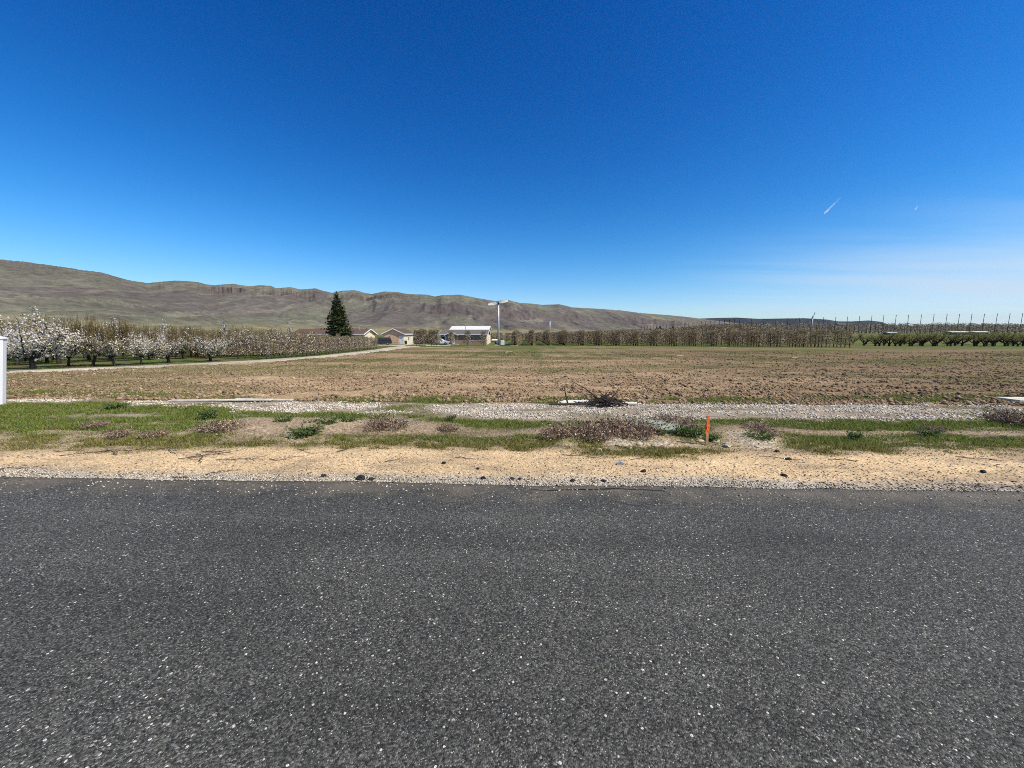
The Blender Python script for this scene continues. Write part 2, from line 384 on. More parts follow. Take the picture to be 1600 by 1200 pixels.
def track_col(x, y):
    c = np.tile([.36, .29, .21], (len(x), 1)); c = lerp(c, (.25, .20, .13), ss(.4, .6, fbm(x * .6, y * 2.5, 91, 4)))
    c = lerp(c, (.52, .47, .385), rock_amt(x, y))
    return lerp(c, (.11, .12, .035), grass_amt(x, y) * 0.8)
def field_green(x, y):
    n = fbm(x * 0.06 + 3, y * 0.16, 101, 4); m = fbm(x * 0.5, y * 0.9, 103, 4)
    far = ss(12, 70, y)
    g = ss(.47 - .05 * far, .60, n + 0.25 * (m - .5)) * (0.46 + 0.45 * far)
    row = 0.5 + 0.5 * np.cos(2 * math.pi * (x - 1.2 + .5 * (fbm(x * .05, y * .1, 107, 2) - .5)) / 3.9)          # ghosts of the grubbed-up tree rows
    g = np.clip(g + (0.34 * ss(.62, .95, row) * ss(.36, .58, fbm(x * .12, y * .06, 108, 3))) * ss(13, 30, y), 0, 1)
    g = np.maximum(g, patches(GRASS, x, y) * ss(16, 9.5, y))
    g = np.maximum(g, 0.65 * ss(6, 1.5, edge_field(x) - y + 4 * (m - .5)))
    return np.clip(g, 0, 1)
def left_of_drive(x, y):
    p = np.array(DRIVE); return ss(-.2, 1.0, np.interp(y, p[:, 1], p[:, 0]) - x + .6 * (fbm(x * .8, y * .8, 171, 3) - .5)) * ss(9.5, 13, y)
def field_col(x, y):
    n = fbm(x * 0.25, y * 0.6, 105, 4)
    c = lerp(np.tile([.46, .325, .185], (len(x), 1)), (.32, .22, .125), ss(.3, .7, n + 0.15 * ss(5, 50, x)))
    c = lerp(c, (.185, .125, .07), 0.70 * ss(0, 24, x + 3 * (n - .5)))  # shaded sides of the clods painted into the soil colour, darker rightwards
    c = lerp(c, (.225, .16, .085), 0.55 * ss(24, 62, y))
    c = lerp(c, (.46, .43, .36), rock_amt(x, y) * ss(11, 9.5, y))
    c = lerp(c, (.095, .12, .024), field_green(x, y) * 0.9)
    og = lerp(np.tile([.085, .125, .03], (len(x), 1)), (.15, .135, .055), ss(.45, .65, fbm(x * .4, y * .7, 173, 4)))
    l = left_of_drive(x, y)[:, None]; return c * (1 - l) + og * l
def d_shoulder(x, y): return 0.012 * (fbm(x * 3, y * 3, 111, 3) - .5) + 0.02 * (fbm(x * .7, y * .9, 112, 2) - .5) * ss(0, .4, y - edge_road(x))
MOUND = [ell(*a) for a in [(440, 668, 130, 16), (620, 672, 90, 10, .6), (930, 680, 100, 12, .9), (1170, 680, 60, 12, .9), (1585, 660, 50, 10, .8)]]
def d_verge(x, y): return 0.05 * (fbm(x * 1.6, y * 1.6, 113, 4) - .5) + 0.09 * patches(MOUND, x, y, 1.2, .15)
def d_track(x, y): return 0.03 * (fbm(x * 2.2, y * 2.2, 115, 4) - .5)
def d_field(x, y):
    fade = ss(9.2, 10.5, y) * ss(0, 3, edge_field(x) - y)
    near = ss(70, 20, y)
    a = fbm(x * 2.3, y * 2.3, 117, 4); r = np.abs(2 * fbm(x * 4.2, y * 4.2, 121, 3) - 1)
    fade = fade * (1 - left_of_drive(x.ravel(), y.ravel()).reshape(x.shape))
    return fade * (0.11 * (a - .5) + near * 0.06 * (0.5 - r) + 0.14 * (fbm(x * .35, y * .7, 119, 3) - .5))
zero = lambda x, y: 0 * x
strip('sandy_shoulder', edge_road, edge_shoulder, 44, MAT['sand'], shoulder_col, d_shoulder)
strip('verge', edge_shoulder, edge_track0, 60, MAT['soil'], verge_col, lambda x, y: d_verge(x, y) * ss(0, .25, y - edge_shoulder(x)) * ss(0, .2, edge_track0(x) - y))
strip('gravel_track', edge_track0, edge_track1, 56, MAT['gravelbed'], track_col, lambda x, y: d_track(x, y) * ss(0, .1, y - edge_track0(x)) * ss(0, .1, edge_track1(x) - y))
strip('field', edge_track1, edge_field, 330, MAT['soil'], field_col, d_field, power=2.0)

# road: one sheet, its far edge frayed, its surface a few centimetres proud of the shoulder
t = np.array([-16.0, -6, -2, 0, 1, 2, 3, 3.5, 3.8]); eR = edge_road(XS)
rows = [np.stack([XS, np.full_like(XS, y), np.where(y > 2, 0.0, 0.0) + 0 * XS], -1) for y in t]
rows.append(np.stack([XS, eR + 0.02 * (vnoise(XS * 13, XS * 0, 9) - .5), 0 * XS - 0.004], -1))
rows.append(np.stack([XS, eR + 0.03, 0 * XS - 0.09], -1))
V = np.concatenate(rows); n = len(XS); i = np.arange((len(rows) - 1) * (n - 1)); q = (i // (n - 1)) * n + i % (n - 1)
road = link(bpy.data.objects.new('road', fast_mesh('road', V, np.stack([q, q + 1, q + n + 1, q + n], 1), MAT['asphalt']))); road['kind'] = 'structure'
# a crack where the edge of the mat is breaking away
MAT['crack'] = plain('crack', (.008, .008, .008), 1.0)
cpts = [ray(px, py) * (CAMZ / -ray(px, py)[2]) for px, py in [(818, 763), (845, 766), (870, 766.5), (900, 765.2), (935, 764.5), (965, 764.0), (1000, 765.5), (1040, 767)]]
cv = []; cf = []
xs_ = np.linspace(cpts[0][0], cpts[-1][0], 60); ys_ = np.interp(xs_, [p[0] for p in cpts], [p[1] for p in cpts]) + 0.02 * (fbm(xs_ * 6, xs_ * 0, 5, 3) - .5)
for k, (a, b) in enumerate(zip(xs_, ys_)):
    w = 0.011 * (0.35 + vnoise(a * 7, 0, 4)) * min(1, min(k, 59 - k) / 8 + .1); cv += [(a, b - w, 0.003), (a, b + w, 0.003)]
cf = [(2*k, 2*k+2, 2*k+3, 2*k+1) for k in range(59)]
ck = MB().add(cv, cf).build('crack', MAT['crack'], road)

# ground beyond and around: one big sheet out to the foot of the hills
gx = np.concatenate([-np.geomspace(420, 22000, 40)[::-1], np.arange(-400, 401, 5.0), np.geomspace(420, 22000, 40)])
gy = np.concatenate([np.array([-9000, -2000, -400, -60, -16.2, 3.2, 9.4, 20, 40, 60]), np.arange(70, 420, 4.0), np.geomspace(430, 24000, 40)])
X, Y = np.meshgrid(gx, gy); Z = zg(X, Y)
Z = Z - 0.35 * ss(84, 70, Y)               # drops out of the way under the strips that lie on it
V = np.stack([X, Y, Z], -1).reshape(-1, 3); n = len(gx); i = np.arange((len(gy) - 1) * (n - 1)); q = (i // (n - 1)) * n + i % (n - 1)
def meadow_col(x, y):
    c = lerp(np.tile([.085, .135, .028], (len(x), 1)), (.13, .135, .045), ss(.35, .65, fbm(x * .03, y * .05, 131, 4)))
    return lerp(c, (.17, .155, .08), ss(200, 600, y))
go = link(bpy.data.objects.new('ground', fast_mesh('ground', V, np.stack([q, q + 1, q + n + 1, q + n], 1), MAT['meadow'], meadow_col(V[:, 0], V[:, 1]), True))); go['kind'] = 'structure'

def ribbon(name, pts, widths, mat, colf, lift=0.02, step=0.5, across=9):
    pts = np.array(pts); d = np.r_[0, np.cumsum(np.hypot(*np.diff(pts, axis=0).T))]
    s = np.arange(0, d[-1], step); x = np.interp(s, d, pts[:, 0]); y = np.interp(s, d, pts[:, 1]); w = np.interp(s, d, widths)
    k = np.ones(9) / 9
    xp = np.convolve(np.pad(x, 4, mode='edge'), k, 'valid'); yp = np.convolve(np.pad(y, 4, mode='edge'), k, 'valid')
    tx = np.gradient(xp); ty = np.gradient(yp); L_ = np.hypot(tx, ty); nx, ny = -ty / L_, tx / L_
    V = []
    for j in np.linspace(-1, 1, across):
        ww = w / 2 * (1 + 0.12 * (vnoise(s * .7, 0 * s + j * 3, 12) - .5) * abs(j))
        V.append(np.stack([xp + nx * ww * j, yp + ny * ww * j], -1))
    V = np.stack(V, 1); P = V.reshape(-1, 2); z = zg(P[:, 0], P[:, 1]) + lift + 0.06 - 0.10 * (np.tile(np.abs(np.linspace(-1, 1, across)), len(s)) > .99)
    V3 = np.column_stack([P, z]); n = across; i = np.arange((len(s) - 1) * (n - 1)); q = (i // (n - 1)) * n + i % (n - 1)
    o = link(bpy.data.objects.new(name, fast_mesh(name, V3, np.stack([q, q + 1, q + n + 1, q + n], 1), mat, colf(P[:, 0], P[:, 1]), True))); o['kind'] = 'structure'
    return o
def drive_col(x, y):
    return lerp(np.tile([.56, .49, .38], (len(x), 1)), (.45, .38, .28), ss(.4, .65, fbm(x * .5, y * .3, 141, 4)))
ribbon('driveway', DRIVE, [2.8] * (len(DRIVE) - 4) + [2.9, 3.2, 4.0, 6.0], MAT['gravelbed'], drive_col)
def drive_x(y):
    p = np.array(DRIVE); return float(np.interp(y, p[:, 1], p[:, 0]))
# gravelled yard in front of the garage and the brown house
ycx = at_y(640, 540, 94)[0]
ribbon('yard', [(at_y(585, 540, 92)[0] - 4, 92), (ycx, 92.6), (at_y(712, 540, 94)[0], 94)], [7, 7, 5], MAT['gravelbed'], drive_col, lift=0.035, across=15)

# ---------------------------------------------------------------- hills
def hill_mat():
    m, N, L, B = nodes('hillside'); co = coord(N)
    a = N.new('ShaderNodeVertexColor'); a.layer_name = 'Col'
    n1 = noise(N, L, co, 0.022, 7, 0.65); n2 = noise(N, L, co, 0.005, 5)
    c = mul(N, L, a.outputs[0], ramp(N, L, n1, [(0.3, 0.68), (0.7, 1.25)])); c = mul(N, L, c, ramp(N, L, n2, [(0.3, .85), (.7, 1.15)]))
    L.new(c, B.inputs['Base Color']); B.inputs['Roughness'].default_value = 1.0; B.inputs['Specular IOR Level'].default_value = 0.0
    bump(N, L, B, n1, 1.0, 16.0)
    return m
MAT['hill'] = hill_mat()
SKY_ = np.array([(-900, 400), (-500, 392), (-200, 396), (0, 403), (50, 408), (100, 414), (150, 422), (180, 426), (215, 437), (245, 442), (290, 438), (320, 440), (335, 444), (345, 445), (375, 443), (395, 446), (400, 447), (415, 445), (432, 446), (440, 450), (462, 448), (478, 452), (500, 450), (512, 454), (525, 457), (540, 454),
    (560, 453), (575, 457), (585, 459), (605, 455), (625, 456), (640, 459), (670, 460), (682, 463), (692, 461), (720, 460), (745, 465), (775, 470), (793, 468), (812, 473), (830, 474), (846, 476), (872, 475), (893, 480), (930, 482), (965, 484.5), (1000, 489), (1040, 492), (1070, 495), (1100, 499), (1150, 505), (1220, 511), (1400, 515), (2600, 516)], float)
def elev(py): v = (CY - py) / F; return (v * cp - sp) / (cp + v * sp)
def hills(name, sky, dep, foot, pxs, rows, seed, cliffy, colbase):
    py = np.interp(pxs, sky[:, 0], sky[:, 1]); Yr = np.interp(pxs, dep[:, 0], dep[:, 1]); Yf = np.interp(pxs, foot[:, 0], foot[:, 1])
    u = (pxs - CX) / F
    H = np.maximum(elev(py) * Yr, 6.0) + 3.6
    t = np.concatenate([np.linspace(0, .7, rows // 4), np.linspace(.705, 1.0, rows - rows // 4 - 8), np.linspace(1.03, 1.6, 8)])
    T, U = np.meshgrid(t, u, indexing='ij'); PX = U * F + CX
    arc = U * 3000
    D0 = Yf[None, :] * (Yr / Yf)[None, :] ** T; WX = U * D0; WY = D0
    warp = 0.075 * (fbm(WX / 700, WY / 700, seed, 5) - .5) + .012 * (fbm(WX / 90, WY / 90, seed + 9, 4) - .5)
    T2 = np.clip(T + warp * np.sin(np.clip(T, 0, 1) * math.pi) * 1.6 + 0.003 * (vnoise(arc / 14, T * 0, seed + 3) - .5) * ss(.8, .9, T), 0, 2)
    upper = np.interp(T2, [0, .3, .5, .65, .78, .86, .905, .925, .96, 1.0, 1.05, 1.6], [0, .02, .08, .18, .36, .53, .68, .79, .905, 1.0, .99, .85])
    lower = np.interp(T2, [0, .3, .5, .62, .72, .785, .805, .86, .93, 1.0, 1.05, 1.6], [0, .01, .04, .11, .22, .34, .52, .60, .80, 1.0, .99, .85])
    w = ss(600, 720, PX) * cliffy
    E = upper * (1 - w) + lower * w
    smooth_left = ss(330, 190, PX)
    E = E * (1 - .6 * smooth_left) + .6 * smooth_left * np.interp(T2, [0, .3, .55, .75, .9, 1.0, 1.05, 1.6], [0, .02, .13, .38, .75, 1.0, 1.0, .9])
    flank = np.sin(np.clip(T, 0, 1) ** 2.2 * math.pi)
    sk = WX / 150 + WY / 900 + .8 * fbm(WX / 420, WY / 700, seed + 5, 3)
    gul = np.abs(2 * fbm(sk, WY / 1100, seed + 20, 5) - 1)
    E = E - (0.16 * (gul - .3)) * flank * 0.8
    big_ = np.abs(2 * fbm(WX / 480 + WY / 2600, WY / 1500, seed + 25, 3) - 1)
    E = E - 0.22 * (big_ - .3) * flank * .8
    E = E + 0.05 * (fbm(WX / 260, WY / 420, seed + 30, 5) - .5) * flank
    cols_ = 1.7 * fbm(arc / 30, T * 4, seed + 41, 4, .75)                    # buttresses of the rimrock
    band = np.maximum((1 - w) * ss(.895, .908, T2) * ss(.938, .925, T2) * (1 - .9 * smooth_left), w * ss(.765, .787, T2) * ss(.822, .806, T2))
    E = E - 0.045 * (cols_ - .6) * band * (.2 + .8 * ss(.36, .56, fbm(arc / 150, T * 3, seed + 75, 3)))
    crest = ss(.9, 1.0, T)
    E = E * (1 - crest) + (np.where(T > 1, np.minimum(E, 1 - .15 * (T - 1)), np.minimum(E, 1.0))) * crest
    Hh = E * H[None, :] - 3.6
    D = Yf[None, :] * (Yr / Yf)[None, :] ** T
    fx = U * D; X = fx * cyw - D * syw; Y = fx * syw + D * cyw
    V = np.stack([X, Y, Hh], -1)
    # rock shows where the slope is steep, grass and sage where it is gentle
    dz = np.gradient(Hh, axis=0) / (np.gradient(D, axis=0) + 1e-6)
    dx = np.gradient(Hh, axis=1) / (np.gradient(fx, axis=1) + 1e-6)
    steep = np.hypot(dz, dx)
    V = V.reshape(-1, 3); st = steep.ravel(); aa = arc.ravel(); tt = T.ravel(); e_ = E.ravel()
    wx = WX.ravel(); wy = WY.ravel(); n1 = fbm(wx / 300 + wy / 2500, wy / 900, seed + 50, 5); n2 = fbm(wx / 60 + wy / 700, wy / 420, seed + 60, 5, .65)
    c = lerp(np.tile(colbase, (len(V), 1)), (.136, .121, .105), ss(.42, .6, n1))
    c = lerp(c, (.265, .235, .125), ss(.12, .03, e_) * .8)
    c = lerp(c, (.28, .25, .17), ss(.58, .70, n2) * .45); c = lerp(c, (.10, .085, .07), ss(.46, .32, n2) * .5)
    bd = band.ravel() * (.15 + .85 * ss(.36, .56, fbm(aa / 150, tt * 3, seed + 75, 3))); c = lerp(c, (.095, .07, .058), bd * .75); c = lerp(c, (.22, .17, .13), bd * ss(.5, .62, fbm(aa / 16, tt * 6, seed + 70, 3, .7)) * .7); c = lerp(c, (.03, .026, .026), bd * ss(.45, .36, fbm(aa / 20, tt * 6, seed + 72, 3, .7)) * .7)
    wf = (ss(600, 720, PX) * cliffy).ravel()
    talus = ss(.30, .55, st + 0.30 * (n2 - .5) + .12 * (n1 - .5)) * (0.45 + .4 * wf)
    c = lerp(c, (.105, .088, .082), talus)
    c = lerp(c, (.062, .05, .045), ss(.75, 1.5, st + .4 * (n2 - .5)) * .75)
    if cliffy == 0: c = c * np.array([.30, .36, .44])                      # far ridge: darkened, with the blue of distant haze put into its colour
    n = len(u); i = np.arange((len(t) - 1) * (n - 1)); q = (i // (n - 1)) * n + i % (n - 1)
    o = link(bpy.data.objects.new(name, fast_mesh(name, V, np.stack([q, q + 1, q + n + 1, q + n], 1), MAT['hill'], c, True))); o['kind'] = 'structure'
    return o
hills('hills', SKY_, np.array([[-900, 2100], [0, 2400], [400, 2700], [800, 3300], [1100, 5000], [2600, 6000]], float),
      np.array([[-900, 260], [0, 300], [400, 420], [800, 700], [1100, 1500], [2600, 2500]], float), np.concatenate([np.linspace(-900, -20, 120), np.arange(-18, 1260, 1.25), np.linspace(1262, 2600, 60)]), 200, 200, 1.0, [.160, .157, .112])
FAR_ = np.array([(600, 512), (900, 505), (1040, 500), (1090, 497.5), (1120, 496.5), (1145, 496), (1180, 498), (1215, 497.5), (1250, 497), (1285, 499), (1303, 502), (1325, 502), (1350, 500.5), (1372, 503), (1382, 508), (1450, 509), (1600, 508), (1900, 507), (2600, 506)], float)
hills('far_hills', FAR_, np.array([[600, 9000], [2600, 9500]], float), np.array([[600, 6000], [2600, 6500]], float), np.linspace(600, 2600, 700), 60, 300, 0.0, [.05, .058, .05])
# ================================================================ TREES
MAT['bark'] = plain('bark', (.075, .06, .05), 0.95, var=0.6, scale=14, spec=.1, bmp=0.8)
MAT['bark_pale'] = plain('bark_pale', (.20, .165, .135), 0.95, var=0.5, scale=14, spec=.1, bmp=0.6)
class Leaves:
    """loose leaf-, petal- and twig-sized faces gathered into one crown"""
    def __init__(self): self.V = []; self.C = []
    def quads(self, P, size, cols, flat=0.0):
        P = np.asarray(P, float); n = len(P)
        if n == 0: return
        a = rng.normal(size=(n, 3)); a[:, 2] *= (1 - flat); a /= np.linalg.norm(a, axis=1)[:, None] + 1e-9
        b = rng.normal(size=(n, 3)); b -= (b * a).sum(1)[:, None] * a; b /= np.linalg.norm(b, axis=1)[:, None] + 1e-9
        s = np.asarray(size) * rng.uniform(.6, 1.35, n); s = s[:, None]
        q = np.stack([P - a * s * .5, P + b * s * rng.uniform(.25, .5, (n, 1)), P + a * s * .5, P - b * s * rng.uniform(.25, .5, (n, 1))], 1)
        self.V.append(q.reshape(-1, 3)); self.C.append(np.repeat(np.asarray(cols) * rng.uniform(.75, 1.2, (n, 1)), 4, 0))
    def twigs(self, A, Bp, w, col):
        A = np.asarray(A, float); Bp = np.asarray(Bp, float); n = len(A)
        d = Bp - A; d /= np.linalg.norm(d, axis=1)[:, None] + 1e-9
        s = np.cross(d, rng.normal(size=(n, 3))); s /= np.linalg.norm(s, axis=1)[:, None] + 1e-9
        q = np.stack([A - s * w, A + s * w, Bp + s * w * .35, Bp - s * w * .35], 1)
        self.V.append(q.reshape(-1, 3)); self.C.append(np.repeat(np.tile(col, (n, 1)) * rng.uniform(.7, 1.25, (n, 1)), 4, 0))
    def arrays(self): return np.concatenate(self.V), np.concatenate(self.C)
    def mesh(self, name, mat):
        V, C = self.arrays(); return fast_mesh(name, V, np.arange(len(V)).reshape(-1, 4), mat, C)
def pick(n, table):
    cols = np.array([c for c, w in table]); w = np.array([w for c, w in table], float); return cols[rng.choice(len(table), n, p=w / w.sum())]
def limb(p, d, length, r0, r1, n=5, bend=0.25, up=0.15):
    pts = [np.array(p, float)]; d = np.array(d, float); d /= np.linalg.norm(d)
    for k in range(n):
        d = d + rng.normal(size=3) * bend / n + np.array([0, 0, up / n]); d /= np.linalg.norm(d); pts.append(pts[-1] + d * length / n)
    return pts, list(np.linspace(r0, r1, n + 1))

def blossom_tree(h=3.6, spread=1.7, trunk_h=0.75, r=0.15, nl=6, shoots=70, petals=1700, blossom=1.0):
    """old open-vase pear: knobbly trunk, forked limbs, blossom along the wood, straight shoots on top"""
    W = MB(); Lf = Leaves(); tips = []
    lean = rng.normal(size=2) * .08
    top = np.array([lean[0], lean[1], trunk_h])
    W.tube([(0, 0, -.1), (lean[0] * .3, lean[1] * .3, trunk_h * .35), top * [1, 1, .8], top], [r * 1.35, r, r * .95, r * 1.05], 8)
    seg = []
    for k in range(nl):
        a = 2 * math.pi * (k + rng.uniform(-.25, .25)) / nl
        d = np.array([math.cos(a), math.sin(a), rng.uniform(.35, 1.2)])
        pts, rd = limb(top - [0, 0, .06], d, spread * rng.uniform(1.0, 1.25), r * .6, r * .2, 6, .5, .35)
        W.tube(pts, rd, 6); seg += list(zip(pts[1:-1], pts[2:]))
        for j in range(2, 7):
            for _ in range(2):
                d2 = rng.normal(size=3) * [1, 1, .6] + [0, 0, .45] + (pts[j] - top) * .35
                q, rq = limb(pts[j], d2, spread * rng.uniform(.3, .6), r * .2, r * .05, 4, .6, .25)
                W.tube(q, rq, 4); seg += list(zip(q[:-1], q[1:])); tips.append(q[-1])
    seg = np.array(seg)
    kk = rng.integers(0, len(seg), petals); tt = rng.uniform(0, 1, (petals, 1))
    P = seg[kk, 0] * (1 - tt) + seg[kk, 1] * tt + rng.normal(size=(petals, 3)) * .12
    P = P[(P[:, 2] > trunk_h * .75)]
    nb = int(len(P) * blossom)
    Lf.quads(P[:nb], .105, pick(nb, [((.92, .88, .80), 6), ((.80, .68, .58), 2.5), ((.50, .38, .28), .9), ((.30, .29, .10), 1.2)]))
    if nb < len(P): Lf.quads(P[nb:], .085, pick(len(P) - nb, [((.30, .28, .09), 3), ((.24, .20, .09), 2), ((.42, .34, .24), 1)]))
    if shoots:
        i = rng.integers(0, len(seg), shoots * 3); b = seg[i, 1]; b = b[np.argsort(-b[:, 2])[:shoots]]
        e = b + np.column_stack([rng.normal(size=(shoots, 2)) * .12, (h - b[:, 2]) * rng.uniform(.35, 1.05, shoots)])
        Lf.twigs(b, e, .014, (.16, .11, .055))
        s = rng.uniform(0, 1, (shoots * 9, 1)); q = np.repeat(b, 9, 0) * (1 - s) + np.repeat(e, 9, 0) * s + rng.normal(size=(shoots * 9, 3)) * .03
        Lf.quads(q, .06, pick(len(q), [((.26, .22, .06), 3), ((.20, .15, .06), 2), ((.34, .30, .12), 1)]))
    return W.data('trunk', MAT['bark'], True), Lf.mesh('crown', MAT['foliage'])

SPINDLE_PALE = [((.74, .64, .52), 3), ((.52, .40, .28), 2.5), ((.34, .27, .11), 2.2), ((.13, .09, .055), 3)]
SPINDLE_DARK = [((.62, .50, .38), 2.4), ((.42, .29, .19), 3), ((.31, .26, .085), 2.2), ((.11, .07, .05), 3)]
def spindle_points(h, n, wid):
    z = h * (0.15 + 0.85 * rng.uniform(0, 1, n) ** .9); k = rng.integers(0, 16, n); ang = k * 2.4 + rng.normal(size=n) * .35
    rr = wid * (1.05 - .45 * (z / h) ** 2) * rng.uniform(.08, 1.0, n) ** .7
    return np.column_stack([np.cos(ang) * rr, np.sin(ang) * rr, z + rng.normal(size=n) * .05])
def spindle_tree(h=2.8, n=520, wid=.62, table=SPINDLE_PALE, size=.10, dark=False):
    W = MB(); Lf = Leaves()
    b = rng.normal(size=2) * .06
    W.tube([(0, 0, -.1), (b[0] * .5, b[1] * .5, h * .3), (b[0], b[1], h * .65), (b[0], b[1], h * .98)], [.075, .058, .035, .008], 6)
    A = []; E = []
    for k in range(26):
        z = h * rng.uniform(.22, .92); a = rng.uniform(0, 6.28); l = wid * rng.uniform(.6, 1.1)
        A.append((b[0] * .8, b[1] * .8, z)); E.append((math.cos(a) * l, math.sin(a) * l, z + l * rng.uniform(.0, .7)))
    for p, q in zip(A[:14], E[:14]): W.tube([p, q], [.022, .006], 4)
    Lf.twigs(A, E, .014, (.13, .09, .07))
    m = 16; z0 = rng.uniform(.75, .97, m) * h; a = rng.uniform(0, 6.28, m); q0 = np.column_stack([np.cos(a) * wid * .4, np.sin(a) * wid * .4, z0])
    Lf.twigs(q0, q0 + np.column_stack([rng.normal(size=(m, 2)) * .08, rng.uniform(.15, .55, m)]), .012, (.20, .15, .06))
    P = spindle_points(h, n, wid); c = pick(n, table)
    c = c * (.55 + .9 * ss(.3, .7, vnoise(P[:, 0] * 5 + P[:, 2] * 3 + 40, P[:, 2] * 5 + P[:, 1] * 4 + 40, 3)))[:, None]
    top = P[:, 2] > h * .80; c[top] = c[top] * .6 + np.array([.26, .23, .08]) * .4
    Lf.quads(P, size, c)
    return W.data('trunk', MAT['bark_pale'] if not dark else MAT['bark'], True), Lf.mesh('crown', MAT['foliage'])
def vase_tree(h=3.3, spread=2.1, n=850):
    """short black trunk, three or four crooked limbs, wide flat crown of young leaves"""
    W = MB(); Lf = Leaves(); tips = []
    th = rng.uniform(.5, .75); W.tube([(0, 0, -.1), (.03, 0, th * .5), (0, .04, th)], [.23, .19, .2], 8)
    for k in range(rng.integers(3, 6)):
        a = k * 2.0 + rng.uniform(-.4, .4); pts, rd = limb((0, 0, th - .08), (math.cos(a), math.sin(a), rng.uniform(.6, .95)), spread * rng.uniform(.95, 1.15), .13, .045, 6, .9, .1)
        W.tube(pts, rd, 6)
        for j in range(2, 7):
            for _ in range(3):
                q, rq = limb(pts[j], rng.normal(size=3) * [1, 1, .4] + [0, 0, .8], rng.uniform(.5, 1.0), .035, .008, 4, .6, .4); W.tube(q, rq, 4); tips += q[2:]
    tips = np.array(tips); P = tips[rng.integers(0, len(tips), n)] + rng.normal(size=(n, 3)) * [.24, .24, .18]
    P = P[(P[:, 2] > 1.35) & (P[:, 2] < h)]
    Lf.quads(P, .125, pick(len(P), [((.27, .265, .06), 4), ((.36, .33, .10), 2), ((.17, .165, .04), 3), ((.40, .32, .16), .8)]))
    return W.data('trunk', MAT['bark'], True), Lf.mesh('crown', MAT['foliage'])
def make(name, meshes, loc, rz, sc, label, cat, group, bark_label=None):
    o = empty(name, loc, rz); o.scale = (sc, sc, sc) if isinstance(sc, (int, float)) else sc
    link(bpy.data.objects.new('trunk', meshes[0]), o); link(bpy.data.objects.new('crown', meshes[1]), o)
    return tag(o, label, cat, group)
RZ = lambda: float(rng.uniform(0, 6.28))

# ---- old pear trees by the drive
BT = [blossom_tree(3.5, 2.0, .7, .14, 8, 60, 6200, .95), blossom_tree(3.3, 1.5, .65, .07, 7, 80, 3900, .86), blossom_tree(3.7, 1.45, .7, .085, 7, 200, 3600, .55), blossom_tree(3.4, 1.75, .55, .12, 7, 150, 3900, .62)]
front = [(52, 576, 0, 1.05, 'thick-trunked old pear tree white with blossom, its dark trunk forking low'),
         (107, 572.5, 1, 1.0, 'slim pear tree in white blossom with a thin trunk'),
         (145, 572.5, 2, 1.08, 'upright pear tree with olive shoots standing next to the slim one'),
         (180, 572, 2, 1.0, 'upright pear tree with olive shoots, the second of an alike pair'),
         (221, 569.5, 1, .98, 'narrow pear tree with white blossom low on its sides by the drive'),
         (264, 567, 3, .95, 'spreading pear tree with dark limbs bending low beside the drive'),
         (329, 564.5, 3, .98, 'pear tree with a black forked trunk ending the old row')]
for i, (px, py, v, s, lab) in enumerate(front):
    make('pear_tree', BT[v], G(px, py), [0.3, 1, 2.2, 4.1, 0.2, 5.2, 1.1][i], s, lab, 'tree', 'old pear trees along the drive')
old_g = 'old pear trees standing behind the front row'
x0, y0 = G(52, 576)[:2]
for r_ in range(1, 6):
    for c_ in range(-1, 10):
        X = -36.5 - r_ * 3.6 + c_ * 1.0 + rng.normal() * .3; Y = 27.5 + r_ * 1.2 + c_ * 2.6 + rng.normal() * .3
        if X > drive_x(Y) - 6.2 - max(0, 34 - Y) * .1 or X > -29.5: continue
        if abs(X / Y) > 2.0: continue
        v = int(rng.integers(0, 4)) if c_ > 2 else int(rng.choice([0, 0, 1, 3]))
        make('pear_tree', BT[v], ground_pt(X, Y), RZ(), float(rng.uniform(.85, 1.08)), 'blossoming old pear tree in the rows behind those along the drive', 'tree', old_g)

# ---- slender trees in close rows running away from the road
SP = [spindle_tree(2.7, 620, .62), spindle_tree(2.85, 560, .55), spindle_tree(2.6, 640, .66), spindle_tree(2.8, 560, .6)]
SD = [spindle_tree(3.4, 640, .72, SPINDLE_DARK, .12, True), spindle_tree(3.5, 600, .66, SPINDLE_DARK, .12, True), spindle_tree(3.3, 660, .75, SPINDLE_DARK, .12, True), spindle_tree(3.45, 600, .7, SPINDLE_DARK, .12, True)]
SB = [spindle_tree(3.5, 1700, 1.05, SPINDLE_PALE, .14), spindle_tree(3.4, 1600, 1.0, SPINDLE_PALE, .14)]
rest = []
def row_label(k): return ['pale budding slender tree in the close row right beside the gravel drive', 'pale budding slender tree in the rows between the drive and the old pears'][k]
first = []
for r_ in range(9):
    Y = 39.0
    while Y < (72 if r_ < 2 else 79):
        X = (drive_x(Y) - 2.9 if r_ == 0 else -26.6 - 3.4 * r_) + rng.normal() * .07
        if Y < 37 + r_ * .2 or (r_ > 4 and Y < 50): Y += .95; continue
        if -56 < X < -32 and 79 < Y: Y += .95; continue
        hs_ = float(np.interp(Y, [39, 50, 60, 70, 80], [1.02, .94, .86, .74, .6])) * float(rng.uniform(.9, 1.08)) if r_ == 0 else float(np.interp(Y, [45, 60, 80], [1.0, .86, .78])) * float(rng.uniform(.9, 1.05))
        first.append((r_, X, Y, hs_)); Y += .95 * float(rng.uniform(.9, 1.1))
n_ind = 0
for r_, X, Y, s in first:
    if r_ <= 2 and n_ind < 104:
        make('slender_fruit_tree', SP[int(rng.integers(4))], ground_pt(X, Y), RZ(), s, row_label(0 if r_ == 0 else 1), 'tree', 'slender trees in the row beside the drive' if r_ == 0 else 'slender trees in the rows behind the drive'); n_ind += 1
    else: rest.append((X, Y, s * 2.75, 0))
